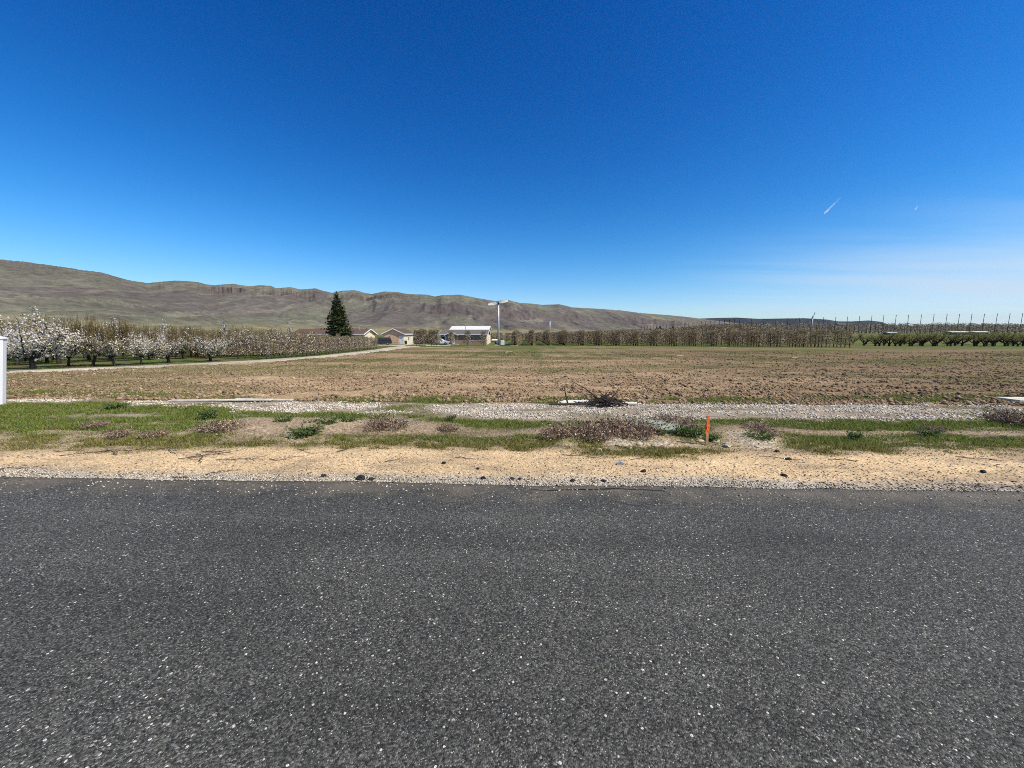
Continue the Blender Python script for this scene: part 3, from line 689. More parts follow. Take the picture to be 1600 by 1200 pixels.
# ---- the block behind the field
rowx0 = at_y(831, 540, 93)[0]
dx_row = (at_y(884, 540, 93)[0] - at_y(831, 540, 93)[0]) / 2
right = []
for k in range(-1, 40):
    X = rowx0 + k * dx_row
    Ys = float(edge_field(np.array([X]))[0]) + 1.2
    if at_y(1352, 540, Ys)[0] < X: continue
    Y = Ys; j = 0
    while Y < Ys + (95 if k < 10 else 60):
        right.append((j, X + rng.normal() * .08, Y, k)); j += 1; Y += 1.05
right.sort(key=lambda a: (a[2] - float(edge_field(np.array([a[1]]))[0])))
n_r = 0
for j, X, Y, k in right:
    lim = 6.0 if k > 5 else (20 if k < 3 else 8)
    if Y - float(edge_field(np.array([X]))[0]) < lim and n_r < 158:
        lab = 'brown budding tree at the field end of its orchard row' if j == 0 else 'brown budding tree in the close rows beyond the ploughed field'
        make('slender_fruit_tree', SD[int(rng.integers(4))], ground_pt(X, Y), RZ(), (1.3, 1.3, float(rng.uniform(.92, 1.08))), lab, 'tree', 'row-end trees along the far edge of the field' if j == 0 else 'trees in the rows beyond the field'); n_r += 1
    else: rest.append((X, Y, 3.35 * float(rng.uniform(.9, 1.06)), 1))
# single trees in front of the brown house and the short rows left of it
for px, nrow, lab in [(705, 1, 'lone brown fruit tree in front of the porch of the brown house'), (730, 1, 'lone brown fruit tree before the long wall of the brown house'), (755, 1, 'lone brown fruit tree at the right-hand end of the brown house'),
                 (805, 9, 'brown budding tree in the row next to the wind machine')]:
    for j in range(nrow):
        p = at_y(px, 540, 92.5); make('slender_fruit_tree', SB[px % 2] if nrow == 1 else SD[(j + px) % 4], ground_pt(p[0] + rng.normal() * .05, 92.5 + j * 1.1), RZ(), 1.0 if nrow == 1 else (1.3, 1.3, 1.0), lab, 'tree', 'trees in the row next to the wind machine' if nrow > 1 else None)
for px in (651, 655, 659.5, 664, 674, 678, 682.5):
    for j in range(4):
        if px > 670 and j > 2: continue
        p = at_y(px, 540, 86.0 + j * 1.1); make('slender_fruit_tree', SB[int(j + px) % 2], ground_pt(p[0], 86 + j * 1.1), RZ(), (.8, .8, float(rng.uniform(.98, 1.08))), 'pale budding tree in the clump between garage and brown house', 'tree', 'trees between the garage and the brown house')
# ---- behind: the raised block with tall posts
for X in np.arange(14, 190, 3.7):
    Y0 = 120 if X > at_y(1155, 500, 120)[0] - 1 else 130
    for j in range(16):
        rest.append((X + rng.normal() * .1, Y0 + 1.5 + j * 1.5, 2.9 * float(rng.uniform(.85, 1.15)), 2))
for X in np.arange(-10, 60, 4.0):
    for Y in np.arange(190, 330, 3.0): rest.append((X, Y, 3.2, 1))
for X in np.arange(-20, 14, 4.0):
    for Y in np.arange(150, 190, 2.0): rest.append((X, Y, 3.2, 1))
Lr = {0: Leaves(), 1: Leaves(), 2: Leaves()}
SPINDLE_WHITE = [((.52, .47, .42), 3), ((.36, .29, .20), 3), ((.25, .22, .09), 3), ((.12, .09, .06), 1)]
for X, Y, h, kind in rest:
    m = 110 if Y < 125 else 60
    P = spindle_points(h, m, .8) + ground_pt(X, Y); cc = pick(m, [SPINDLE_PALE, SPINDLE_DARK, SPINDLE_WHITE][kind]) * float(rng.uniform(.7, 1.15))
    Lr[kind].quads(P, .24 if Y < 125 else .32, cc)
    b = ground_pt(X, Y); Lr[kind].twigs([b - [0, 0, .1]], [b + [0, 0, h * .9]], .08, (.07, .055, .045))
    t_ = np.tile(b, (3, 1)) + np.column_stack([rng.normal(size=(3, 2)) * .3, np.full(3, h * .85)]); Lr[kind].twigs(t_, t_ + [[0, 0, .5]] * 3, .02, (.16, .12, .06))
for kind, (nm, lab) in {0: ('orchard_rows', 'pale budding orchard rows receding behind the drive'), 1: ('orchard_rows', 'brown budding orchard rows receding behind the field'), 2: ('orchard_rows', 'whitish orchard rows under the tall posts')}.items():
    o = link(bpy.data.objects.new(nm, Lr[kind].mesh(nm, MAT['foliage']))); tag(o, lab, 'orchard', None, 'stuff')

# ---- gnarled green trees on the right
VT = [vase_tree() for _ in range(4)]
for i, px in enumerate([1374, 1389, 1407, 1421, 1441, 1461, 1480, 1503, 1522, 1541, 1551, 1570, 1583, 1598, 1616, 1640, 1665]):
    p = G(px, 540.5 + .25 * (i % 3)); make('gnarled_fruit_tree', VT[i % 4], p, RZ(), float(rng.uniform(.92, 1.06)), 'gnarled green fruit tree in the front row on the grass beyond the field', 'tree', 'front row of gnarled green fruit trees')
for r_ in range(1, 4):
    for X in np.arange(78, 150, 4.2):
        Y = 85.5 + r_ * 5.0 + rng.normal() * .3
        make('gnarled_fruit_tree', VT[int(rng.integers(4))], ground_pt(X + rng.normal() * .4 + r_ * 1.3, Y), RZ(), float(rng.uniform(.9, 1.05)), 'gnarled green fruit tree standing behind the front row on the grass', 'tree', 'back rows of gnarled green fruit trees')
# ---- the conifer
def conifer(h=11.6, r=2.55):
    W = MB(); W.tube([(0, 0, -.2), (0, 0, h * .5), (0, 0, h * .97)], [.26, .15, .02], 8); Lf = Leaves()
    z = .5
    while z < h * .985:
        f = z / h; rr = r * (1 - f) ** .82 * (1.0 if f > .12 else .75); m = max(4, int(13 * (1 - f) + 4))
        for k in range(m):
            a = rng.uniform(0, 6.28); l = rr * rng.uniform(.5, 1.24) * (.82 + .36 * float(vnoise(a * 1.3, z * .9, 5))) + .12; tip = np.array([math.cos(a) * l, math.sin(a) * l, z + l * rng.uniform(-.05, .38)])
            if k % 3 == 0: W.tube([(0, 0, z), tip * [.6, .6, 1]], [.025, .008], 4)
            q = max(5, int(26 * l / r)); s = rng.uniform(.15, 1, (q, 1)) ** .7
            P = np.array([0, 0, z]) * (1 - s) + tip * s + rng.normal(size=(q, 3)) * [.13, .13, .12] - [0, 0, .08]
            Lf.quads(P, .36, pick(q, [((.034, .048, .018), 4), ((.055, .070, .022), 3), ((.09, .095, .03), 1.5)]))
        z += h * .016
    Lf.quads(np.column_stack([rng.normal(size=(30, 2)) * .08, rng.uniform(h * .93, h * 1.02, 30)]), .25, np.tile([.045, .055, .025], (30, 1)))
    return W.data('trunk', MAT['bark'], True), Lf.mesh('crown', MAT['needle'])
cb = at_y(531, 545, 80); make('conifer', conifer(), ground_pt(cb[0], 80), .4, (1.18, 1.18, .97), 'tall dark green conifer standing in front of the red-roofed house', 'tree', None)
FC = conifer(9, 2.6)
for px, s in [(1016, .75), (1026, .95), (1031, 1.1), (1041, .7), (1047, .85), (1051, 1.05), (1060, .7)]:
    p = at_y(px, 517, 420); make('conifer', FC, ground_pt(p[0], 420), RZ(), (s * 1.3, s * 1.3, s * .8), 'far dark conifer beyond the orchard rows and short posts', 'tree', 'far dark conifers beyond the orchards')
# reddish shrub beside the house
def shrub(rad, h, table, n=900, name='foliage'):
    Lf = Leaves(); d = rng.normal(size=(n, 3)); d /= np.linalg.norm(d, axis=1)[:, None]; d[:, 2] = np.abs(d[:, 2])
    P = d * rng.uniform(.35, 1, (n, 1)) ** .6 * [rad, rad, h]; P *= (0.8 + .4 * vnoise(d[:, 0] * 3 + 5, d[:, 1] * 3, 9))[:, None]
    Lf.quads(P, .13, pick(n, table)); Lf.twigs(np.zeros((14, 3)), P[:14], .02, (.1, .07, .05)); return Lf.mesh(name, MAT['foliage'])
s_ = link(bpy.data.objects.new('shrub', shrub(1.5, 2.6, [((.22, .10, .07), 3), ((.30, .17, .11), 2), ((.14, .07, .05), 2), ((.2, .2, .08), 1)])))
s_.location = ground_pt(at_y(591, 530, 97)[0], 97); tag(s_, 'reddish shrub between the red-roofed house and the garage', 'shrub')
# ================================================================ BUILDINGS
MAT['cream'] = plain('cream_siding', (.74, .62, .42), .7, var=.15, scale=1.5)
MAT['tan'] = plain('tan_siding', (.62, .44, .29), .75, var=.15, scale=1.5)
MAT['brownwall'] = plain('brown_siding', (.34, .235, .16), .75, var=.2, scale=1.5)
MAT['redroof'] = plain('red_brown_shingle', (.155, .088, .068), .9, var=.35, scale=9, bmp=.4)
MAT['greyroof'] = plain('grey_shingle', (.17, .145, .125), .9, var=.35, scale=9, bmp=.4)
MAT['brownroof'] = plain('brown_shingle', (.12, .085, .07), .9, var=.35, scale=9, bmp=.4)
MAT['metalroof'] = plain('pale_metal_roof', (.72, .71, .66), .55, metal=.0, var=.12, scale=2)
MAT['white'] = plain('white_paint', (.78, .77, .74), .5, var=.12, scale=3)
MAT['pane'] = plain('window_pane', (.03, .035, .04), .08, var=.2, scale=1, spec=.6)
MAT['darkmetal'] = plain('dark_metal', (.05, .05, .052), .5, metal=.6)
MAT['steel'] = plain('galvanised_steel', (.56, .57, .58), .45, metal=.5, var=.2, scale=2)
MAT['vinyl'] = plain('white_vinyl', (.80, .80, .79), .45, var=.06, scale=2)
MAT['concrete'] = plain('concrete', (.42, .40, .37), .9, var=.3, scale=4, bmp=.3)
MAT['door'] = plain('white_door', (.70, .69, .66), .5, var=.1)

def window(root, a, b, face, frame=.07):
    """window set into a wall: frame proud of the wall, pane recessed in it, sill below; face is the outward axis"""
    (u0, z0), (u1, z1) = a, b; ax, pos, sgn = face
    def bx(M, u0, u1, z0, z1, d0, d1):
        p0, p1 = sorted((pos + sgn * d0, pos + sgn * d1))
        M.box(*(((u0, p0, z0), (u1, p1, z1)) if ax == 'y' else ((p0, u0, z0), (p1, u1, z1))))
    fr = MB(); bx(fr, u0, u1, z1 - frame, z1, -.02, .05); bx(fr, u0, u1, z0, z0 + frame, -.02, .05); bx(fr, u0, u0 + frame, z0 + frame, z1 - frame, -.02, .05); bx(fr, u1 - frame, u1, z0 + frame, z1 - frame, -.02, .05)
    um = (u0 + u1) / 2; bx(fr, um - .025, um + .025, z0 + frame, z1 - frame, -.02, .04)
    w = fr.build('window', MAT['white'], root)
    g = MB(); bx(g, u0 + frame, um - .025, z0 + frame, z1 - frame, -.02, .015); g.build('pane', MAT['pane'], w)
    g = MB(); bx(g, um + .025, u1 - frame, z0 + frame, z1 - frame, -.02, .015); g.build('pane', MAT['pane'], w)
    s = MB(); bx(s, u0 - .05, u1 + .05, z0 - .06, z0 - .003, -.02, .10); s.build('sill', MAT['white'], w)
    return w
def door(root, u0, u1, z1, face, mat):
    ax, pos, sgn = face
    def bx(u0, u1, z0, z1, d0, d1):
        p0, p1 = sorted((pos + sgn * d0, pos + sgn * d1)); M = MB()
        return M.box(*(((u0, p0, z0), (u1, p1, z1)) if ax == 'y' else ((p0, u0, z0), (p1, u1, z1))))
    d = bx(u0, u1, .05, z1, -.02, .035).build('door', mat, root)
    f = bx(u0 - .09, u0 - .002, .05, z1 + .09, -.02, .05); f.build('door_frame', MAT['white'], d)
    bx(u1 + .002, u1 + .09, .05, z1 + .09, -.02, .05).build('door_frame', MAT['white'], d)
    bx(u0, u1, z1 + .002, z1 + .09, -.02, .05).build('door_frame', MAT['white'], d)
    bx(u1 - .16, u1 - .10, 1.0, 1.12, .03, .09).build('handle', MAT['darkmetal'], d)
    return d
def gable(root, x0, x1, y0, y1, eave, ridge, along, wallm, roofm, over=.45, thick=.14, trim='white', endm=None):
    """walls with their gables, two roof slopes, fascia and barge boards, in the thing's own coordinates (z = 0 on the ground)"""
    if along == 'x':
        mid = (y0 + y1) / 2; W = MB().prism([(y0, -.4), (y1, -.4), (y1, eave), (mid, ridge), (y0, eave)], x0, x1, 'x')
        sl = (ridge - eave) / (mid - y0); e0, e1 = x0 - over, x1 + over; a, b = y0 - over, y1 + over; ax = 'x'
    else:
        mid = (x0 + x1) / 2; W = MB().prism([(x0, -.4), (x1, -.4), (x1, eave), (mid, ridge), (x0, eave)], y0, y1, 'y')
        sl = (ridge - eave) / (mid - x0); e0, e1 = y0 - over, y1 + over; a, b = x0 - over, x1 + over; ax = 'y'
    w = W.build('wall', wallm, root)
    zl = eave - sl * over + .02; zr = ridge + .02
    for s in (a, b):
        r = MB().prism([(s, zl), (mid, zr), (mid, zr + thick), (s, zl + thick)], e0, e1, ax).build('roof_slope', roofm, root)
    for s, q in ((a, -1), (b, 1)):
        MB().prism([(s + q * .004, zl - .10), (s + q * .05, zl - .10), (s + q * .05, zl + thick * .92), (s + q * .004, zl + thick * .92)], e0, e1, ax).build('fascia', MAT[trim], root)
    for e, q in ((e0, -1), (e1, 1)):
        p0, p1 = sorted((e + q * .003, e + q * .045))
        for s in (a, b):
            MB().prism([(s, zl - .10), (mid, zr - .10), (mid, zr + thick * .95), (s, zl + thick * .95)], p0, p1, ax).build('barge_board', MAT[trim], root)
    return w

# ---- long low house with the red-brown roof
yh = 89.0; xl = at_y(457, 521, yh)[0]; xr = at_y(567, 521, yh)[0]; zb = float(zg(-40, 92))
h1 = empty('ranch_house', ((xl + xr) / 2, yh + 3.6, zb)); w2 = (xr - xl) / 2
gable(h1, -w2, w2, -3.6, 3.6, 2.75, 3.85, 'x', MAT['cream'], MAT['redroof'])
window(h1, (-2.6, .9), (-1.5, 2.2), ('x', w2, 1)); window(h1, (.5, .9), (1.6, 2.2), ('x', w2, 1))
for u in (-7.5, -4, 0.5, 4, 6.5): window(h1, (u, .95), (u + 1.4, 2.2), ('y', -3.6, -1))
door(h1, -2.0, -1.05, 2.1, ('y', -3.6, -1), MAT['door'])
for u, v in ((-w2 * .25, 0), (-w2 * .36, .3)): MB().tube([(u, v - 1.0, 3.4), (u, v - 1.0, 4.1)], .09, 8).tube([(u, v - 1.0, 4.1), (u, v - 1.0, 4.16)], .15, 8).build('roof_vent', MAT['darkmetal'], h1)
MB().tube([(w2 - .8, .4, 3.7), (w2 - .8, .4, 4.2)], .12, 8).build('roof_vent', MAT['darkmetal'], h1)
an = MB().tube([(w2 * .80, -1.3, 3.3), (w2 * .80, -1.3, 4.3), (w2 * .80 + .35, -1.5, 4.75)], .035, 6).tube([(w2 * .80 - .3, -1.45, 4.1), (w2 * .80 + .45, -1.5, 4.85)], .06, 6).build('antenna', MAT['white'], h1)
tag(h1, 'long low house with a red-brown roof and cream gable end behind the conifer', 'house')

# ---- garage
yg = 97.0; xa = at_y(597.5, 530, yg)[0]; xb = at_y(632.5, 530, yg)[0]; zb = float(zg(-28, yg)) + .1
g1 = empty('garage', ((xa + xb) / 2, yg + 4.6, zb)); w2 = (xb - xa) / 2
gable(g1, -w2 + .25, w2 - .25, -4.6, 4.6, 2.75, 3.95, 'y', MAT['tan'], MAT['brownroof'], over=.4)
gd = MB().box((-w2 + .75, -4.66, .05), (w2 - 1.75, -4.58, 2.35)).build('garage_door', plain('tan_door', (.60, .42, .28), .7, var=.12, scale=2), g1)
for k in range(1, 5): MB().box((-w2 + .75, -4.675, .05 + k * .46 - .012), (w2 - 1.75, -4.661, .05 + k * .46 + .012)).build('door_rib', MAT['brownwall'], gd)
MB().box((-w2 + .6, -4.68, .05), (-w2 + .74, -4.58, 2.5)).build('door_post', MAT['tan'], g1); MB().box((w2 - 1.74, -4.68, .05), (w2 - 1.62, -4.58, 2.5)).build('door_post', MAT['tan'], g1)
door(g1, w2 - 1.30, w2 - .42, 2.1, ('y', -4.6, -1), MAT['door'])
MB().box((w2 - .252, -4.6, -.35), (w2 - .235, 4.6, 2.72)).build('side_wall_cladding', MAT['cream'], g1)
window(g1, (-1.2, .95), (-.1, 2.0), ('x', w2 - .235, 1)); door(g1, 1.6, 2.5, 2.05, ('x', w2 - .235, 1), MAT['cream'])
MB().tube([(-w2 + 1.9, -4.62, 2.05), (-w2 + 1.9, -4.8, 2.05)], .06, 6).tube([(-w2 + 1.9, -4.8, 2.12), (-w2 + 1.9, -4.8, 1.95)], [.05, .13], 8).build('lamp', MAT['darkmetal'], g1)
tag(g1, 'tan gabled garage with cream side wall at the end of the drive', 'garage')
# wheeled bin by its corner
p = at_y(633, 537, 95.0); b1 = empty('wheeled_bin', ground_pt(p[0] + .1, 95.2, .09), .3)
MB().prism([(-.27, .08), (.27, .08), (.33, .95), (-.33, .95)], -.3, .3, 'y').build('body', MAT['darkmetal'], b1, bevel=.03)
MB().prism([(-.36, .955), (.36, .955), (.36, .99), (.1, 1.04), (-.36, 1.0)], -.34, .34, 'y').build('lid', MAT['darkmetal'], b1)
for s in (-1, 1): MB().tube([(s * .31, .22, .09), (s * .36, .22, .09)], .09, 10).build('wheel', MAT['darkmetal'], b1)
tag(b1, 'dark wheeled bin standing at the corner of the garage', 'bin')
for i, px in enumerate((636.5, 641.5)):
    p = at_y(px, 537, 95.5); o = MB().tube([(0, 0, -.1), (0, 0, 1.0)], .08, 10).tube([(0, 0, 1.0), (0, 0, 1.05)], [.095, .04], 10).build('bollard', MAT['white']); o.location = ground_pt(p[0], 95.5, .08)
    tag(o, ['white bollard nearest the wheeled bin by the garage', 'white bollard under the garage side window'][i], 'bollard', 'bollards by the garage')

# ---- brown house with porch, pale metal-roofed shed behind
yh = 101.0; xl = at_y(686, 521, yh)[0]; xr = at_y(762.5, 521, yh)[0]; zb = float(zg(-12, yh))
h2 = empty('brown_house', ((xl + xr) / 2, yh + 3.7, zb)); w2 = (xr - xl) / 2
gable(h2, -w2 + .4, w2 - .4, -3.7, 3.7, 2.7, 3.75, 'x', MAT['brownwall'], MAT['greyroof'], over=.4)
MB().box((w2 - .402, -3.7, -.3), (w2 - .38, 3.7, 2.66)).build('end_wall_cladding', MAT['cream'], h2)
pc = at_y(707, 521, yh)[0] - (xl + xr) / 2
pw = 1.75
MB().prism([(pc - pw, 2.5), (pc, 3.35), (pc + pw, 2.5), (pc + pw, 2.36), (pc, 3.20), (pc - pw, 2.36)], -5.6, -1.9, 'y').build('porch_roof', MAT['greyroof'], h2)
MB().prism([(pc - pw - .05, 2.52), (pc, 3.40), (pc + pw + .05, 2.52), (pc + pw + .05, 2.33), (pc, 3.19), (pc - pw - .05, 2.33)], -5.66, -5.61, 'y').build('porch_barge_board', MAT['white'], h2)
for s in (-1, 1): MB().box((pc + s * 1.5 - .07, -5.5, -.1), (pc + s * 1.5 + .07, -5.36, 2.5)).build('porch_post', MAT['brownwall'], h2)
MB().box((pc - 1.6, -5.6, -.2), (pc + 1.6, -3.72, .16)).build('porch_floor', MAT['concrete'], h2)
door(h2, pc - .45, pc + .45, 2.1, ('y', -3.7, -1), MAT['white'])
for u in (-w2 + .7, 1.2, w2 - 2.4): window(h2, (u, .95), (u + 1.3, 2.1), ('y', -3.7, -1))
window(h2, (-.6, .95), (.6, 2.1), ('x', w2 - .38, 1))
MB().tube([(-w2 * .18 + 1.2, -.4, 3.6), (-w2 * .18 + 1.2, -.4, 5.0)], .07, 8).tube([(-w2 * .18 + 1.2, -.4, 5.0), (-w2 * .18 + 1.2, -.4, 5.25)], .14, 8).build('flue', MAT['steel'], h2)
tag(h2, 'brown house with grey roof and small gabled porch behind the field', 'house')
ys = 112.0; xa = at_y(702.5, 515, ys)[0]; xb = at_y(763.5, 515, ys)[0]; zb = float(zg(-12, ys))
s1 = empty('metal_roofed_shed', ((xa + xb) / 2, ys + 4.5, zb)); w2 = (xb - xa) / 2
gable(s1, -w2 + .3, w2 - .3, -4.2, 4.2, 4.0, 5.05, 'x', MAT['cream'], MAT['metalroof'], over=.4, thick=.08)
for k in range(int(2 * w2 / .9)):
    x = -w2 + .3 + k * .9; sl = 1.05 / 4.2
    MB().prism([(-4.6, 4.0 - sl * .4 + .10), (0, 5.15), (0, 5.185), (-4.6, 4.0 - sl * .4 + .135)], x - .02, x + .02, 'x').build('seam', MAT['metalroof'], s1)
door(s1, -1.5, 1.5, 3.0, ('x', w2 - .3, 1), MAT['white'])
tag(s1, 'shed with a pale shining metal roof behind the brown house', 'shed')
# white roofs and red roof among the far orchard
for i, (pa, pb, yy, d) in enumerate([(1487, 1512, 116.0, 1.0), (1523, 1544, 115.0, 1.0), (1388, 1400, 116.0, .8)]):
    a = at_y(pa, 519, yy)[0]; b = at_y(pb, 519, yy)[0]; zt = at_y(pa, 518.0 if i < 2 else 519.0, yy)[2]; zb = float(zg((a + b) / 2, yy))
    s = empty('white_shed', ((a + b) / 2, yy + d, zb)); hh = zt - zb
    gable(s, -(b - a) / 2, (b - a) / 2, -d, d, hh - .12, hh, 'x', MAT['greyroof'], MAT['white'], over=.2, thick=.06)
    door(s, -.5, .5, max(hh - .6, .5), ('y', -d, -1), MAT['brownwall'])
    tag(s, ['low white-roofed shed behind the green fruit trees, the longest of three', 'low white-roofed shed beside the longest one behind the green fruit trees', 'small white-roofed shed where the brown rows meet the green trees'][i], 'shed', 'low white-roofed sheds')
a = at_y(1315, 506, 260)[0]; b = at_y(1325, 506, 260)[0]; zt = at_y(1320, 504.5, 260)[2]; zb = float(zg(a, 260))
s = empty('far_barn', ((a + b) / 2, 264, zb)); gable(s, -(b - a) / 2, (b - a) / 2, -3, 3, zt - zb - 1.2, zt - zb, 'x', MAT['brownwall'], MAT['redroof'], over=.3); tag(s, 'far small barn with a dark red roof above the orchard', 'barn')

# ================================================================ WIND MACHINES
def wind_machine(loc, h, rb, rt, bdir, blen, bw, label, rz=0.0, box=True):
    o = empty('wind_machine', loc, 0)
    MB().box((-.9, -.9, -.3), (.9, .9, .12)).build('plinth', MAT['concrete'], o, bevel=.03)
    t = MB().tube([(0, 0, .12), (0, 0, h * .5), (0, 0, h)], [rb, (rb + rt) / 2, rt], 14, cap=True).build('tower', MAT['steel'], o, smooth=True)
    for z in (.12, h * .5): MB().tube([(0, 0, z), (0, 0, z + .08)], rb + .06 if z < 1 else (rb + rt) / 2 + .05, 14).build('flange', MAT['steel'], t)
    hd = MB().box((-.22, -.35, h), (.22, .45, h + .42)).tube([(0, -.35, h + .22), (0, -.62, h + .24)], .11, 10).build('gearbox', MAT['darkmetal'], o, bevel=.04)
    d = np.array(bdir, float); d /= np.linalg.norm(d); c = np.array([0, -.6, h + .25])
    up = np.cross(d, (0, -1, .1)); up /= np.linalg.norm(up); nrm = np.cross(up, d)
    for s in (-1, 1):
        vs = []
        for f, w, tw in ((.06, .5, .9), (.3, .95, .55), (.7, .85, .35), (1.0, .6, .22)):
            e = up * math.cos(tw) + nrm * math.sin(tw); th = np.cross(d, e) * .035
            p = c + d * s * blen * f; vs += [p - e * bw * w / 2 - th, p + e * bw * w / 2 - th, p + e * bw * w / 2 + th, p - e * bw * w / 2 + th]
        fs = [(0, 1, 2, 3), (15, 14, 13, 12)] + [(i * 4 + k, (i + 1) * 4 + k, (i + 1) * 4 + (k + 1) % 4, i * 4 + (k + 1) % 4) for i in range(3) for k in range(4)]
        MB().add(vs, fs).build('blade', MAT['white'], hd)
    if box:
        e = MB().box((.55, -1.0, .15), (1.35, .5, 1.25)).build('engine_box', MAT['white'], o, bevel=.05)
        MB().tube([(1.0, -.3, 1.25), (1.0, -.3, 1.7)], .05, 8).build('exhaust', MAT['darkmetal'], e)
        MB().box((-.42, -.55, .6), (-.30 - .0, -.15, 1.3)).build('control_panel', MAT['steel'], o)
    return tag(o, label, 'wind machine')
p = at_y(779, 540, 91.5); top = at_y(778, 473.5, 91.5)
wind_machine(ground_pt(p[0], 91.5), top[2] - float(zg(p[0], 91.5)) - .2, .26, .20, (-.88, -.42, -.20), 2.5, .62, 'white wind machine on a tall steel tower at the field edge')
p = at_y(859, 515, 240); top = at_y(859, 501, 240)
wind_machine(ground_pt(p[0], 240), top[2] - float(zg(p[0], 240)), .42, .28, (.5, -.3, .8), 2.8, .5, 'far wind machine standing among the middle orchard rows')
p = at_y(1268, 515, 300); top = at_y(1268, 495, 300)
wind_machine(ground_pt(p[0], 300), top[2] - float(zg(p[0], 300)), .45, .3, (.12, -.2, .97), 3.4, .5, 'far wind machine with upright blades behind the tall orchard posts')

# ================================================================ TALL ORCHARD POSTS
MAT['post'] = plain('weathered_post', (.085, .078, .072), .9, var=.4, scale=6)
def tall_post(loc, h, label, grp, r=.075, lean=0.0):
    o = empty('trellis_post', loc); MB().tube([(0, 0, -.3), (lean * .5, 0, h * .5), (lean, 0, h)], [r, r * .95, r * .9], 8).build('pole', MAT['post'], o)
    MB().tube([(lean, 0, h), (lean, 0, h + .16)], [r * 1.7, r * 1.3], 8).build('cap', MAT['post'], o)
    return tag(o, label, 'post', grp)
k = 0
for px in list(np.arange(1155, 1372, 18.6)) + list(np.arange(1378, 1640, 19.6)):
    p = at_y(px, 515, 121.0); tp = at_y(px, float(np.interp(px, [1150, 1300, 1400, 1600], [499, 495.5, 492, 489.5])), 121.0)
    g = ground_pt(p[0], 121.0); tall_post(g, tp[2] - g[2] - .16, 'tall dark post in the near row above the whitish orchard', 'near row of tall orchard posts', .062, float(rng.normal() * .05)); k += 1
xr0 = at_y(1150, 515, 121.0)[0]
yy = 126.0; px = 1147.0
while px > 1000:
    X = xr0 - .5; d = (px - CX) / F
    # depth at which the line x = X is seen in column px
    lo, hi = 60.0, 5000.0
    for _ in range(60):
        m_ = (lo + hi) / 2
        if at_y(px, 515, m_)[0] < X: lo = m_
        else: hi = m_
    tp = at_y(px, float(np.interp(px, [1000, 1147], [510.5, 499.5])), lo); g = ground_pt(X, lo)
    tall_post(g, max(tp[2] - g[2], 2.5), 'tall dark post in the side row running away from the near row', 'side row of tall orchard posts',   .06 + lo * .0002, 0.0)
    px -= float(np.interp(px, [1000, 1147], [4.2, 8.0]))

# ================================================================ VEHICLES
MAT['blackpaint'] = plain('black_car_paint', (.012, .012, .013), .5, var=.2, scale=2, spec=.5)
MAT['whitepaint'] = plain('white_car_paint', (.70, .71, .72), .3, var=.08, scale=2, spec=.5)
MAT['tyre'] = plain('tyre', (.02, .02, .02), .9); MAT['rim'] = plain('rim', (.35, .35, .36), .35, metal=.7)
MAT['tail'] = plain('tail_lamp', (.25, .015, .012), .25, spec=.6); MAT['head'] = plain('head_lamp', (.6, .62, .63), .15, spec=.7)
def car(loc, rz, prof, glass, width, wheels, paint, label, r=.36):
    o = empty('parked_car', loc, rz); w = width / 2
    # lofted body: side profile, pulled in at the roof
    n = len(prof); vs = []
    for yv, k in ((-w, 0), (-w * .96, 1), (w * .96, 1), (w, 0)):
        for x, z in prof:
            ins = max(0, z - .95) * .28
            yy_ = yv - math.copysign(min(ins, .2), yv); vs.append((x * (1 if k else .995), yy_, z))
    fs = [tuple(range(n)), tuple(range(4 * n - 1, 3 * n - 1, -1))] + [(j * n + i, (j + 1) * n + i, (j + 1) * n + (i + 1) % n, j * n + (i + 1) % n) for j in range(3) for i in range(n)]
    b = MB().add(vs, fs).build('body', paint, o, bevel=.05)
    for s in (-1, 1):
        for poly in glass:
            q = []
            for x, z in poly:
                ins = min(max(0, z - .95) * .28, .2); q.append((x, s * (w - ins + .008), z))
            q2 = [(x, y - s * .02, z) for x, y, z in q]; m = len(q)
            MB().add(q + q2, [tuple(range(m)), tuple(range(2 * m - 1, m - 1, -1))] + [(i, (i + 1) % m, m + (i + 1) % m, m + i) for i in range(m)]).build('side_window', MAT['pane'], o)
        for x in wheels:
            t = MB().tube([(x, s * (w - .20), r), (x, s * (w + .012), r)], r, 18).build('wheel', MAT['tyre'], o)
            MB().tube([(x, s * (w + .0), r), (x, s * (w + .03), r)], [r * .62, r * .55], 12).build('rim', MAT['rim'], t)
    x0, x1 = min(p[0] for p in prof), max(p[0] for p in prof)
    for s in (-1, 1):
        MB().box((x1 - .10, s * (w - .18) - .14, .72), (x1 + .015, s * (w - .18) + .14, .88)).build('headlight', MAT['head'], o)
        MB().box((x0 - .015, s * (w - .14) - .10, .80), (x0 + .08, s * (w - .14) + .10, 1.05)).build('tail_light', MAT['tail'], o)
        MB().box((x0 + (x1 - x0) * .62, s * (w + .02) - .08, 1.0), (x0 + (x1 - x0) * .62 + .14, s * (w + .02) + .08, 1.14)).build('mirror', paint, o)
    MB().box((x0 - .03, -w * .8, .42), (x0 + .06, w * .8, .60)).build('bumper', MAT['darkmetal'], o); MB().box((x1 - .06, -w * .8, .40), (x1 + .03, w * .8, .58)).build('bumper', MAT['darkmetal'], o)
    return tag(o, label, 'car')
SUV = [(-2.3, .35), (-2.36, .62), (-2.34, 1.05), (-2.12, 1.72), (-1.9, 1.80), (.35, 1.80), (.62, 1.74), (1.15, 1.14), (2.15, 1.02), (2.36, .82), (2.36, .42), (2.2, .32)]
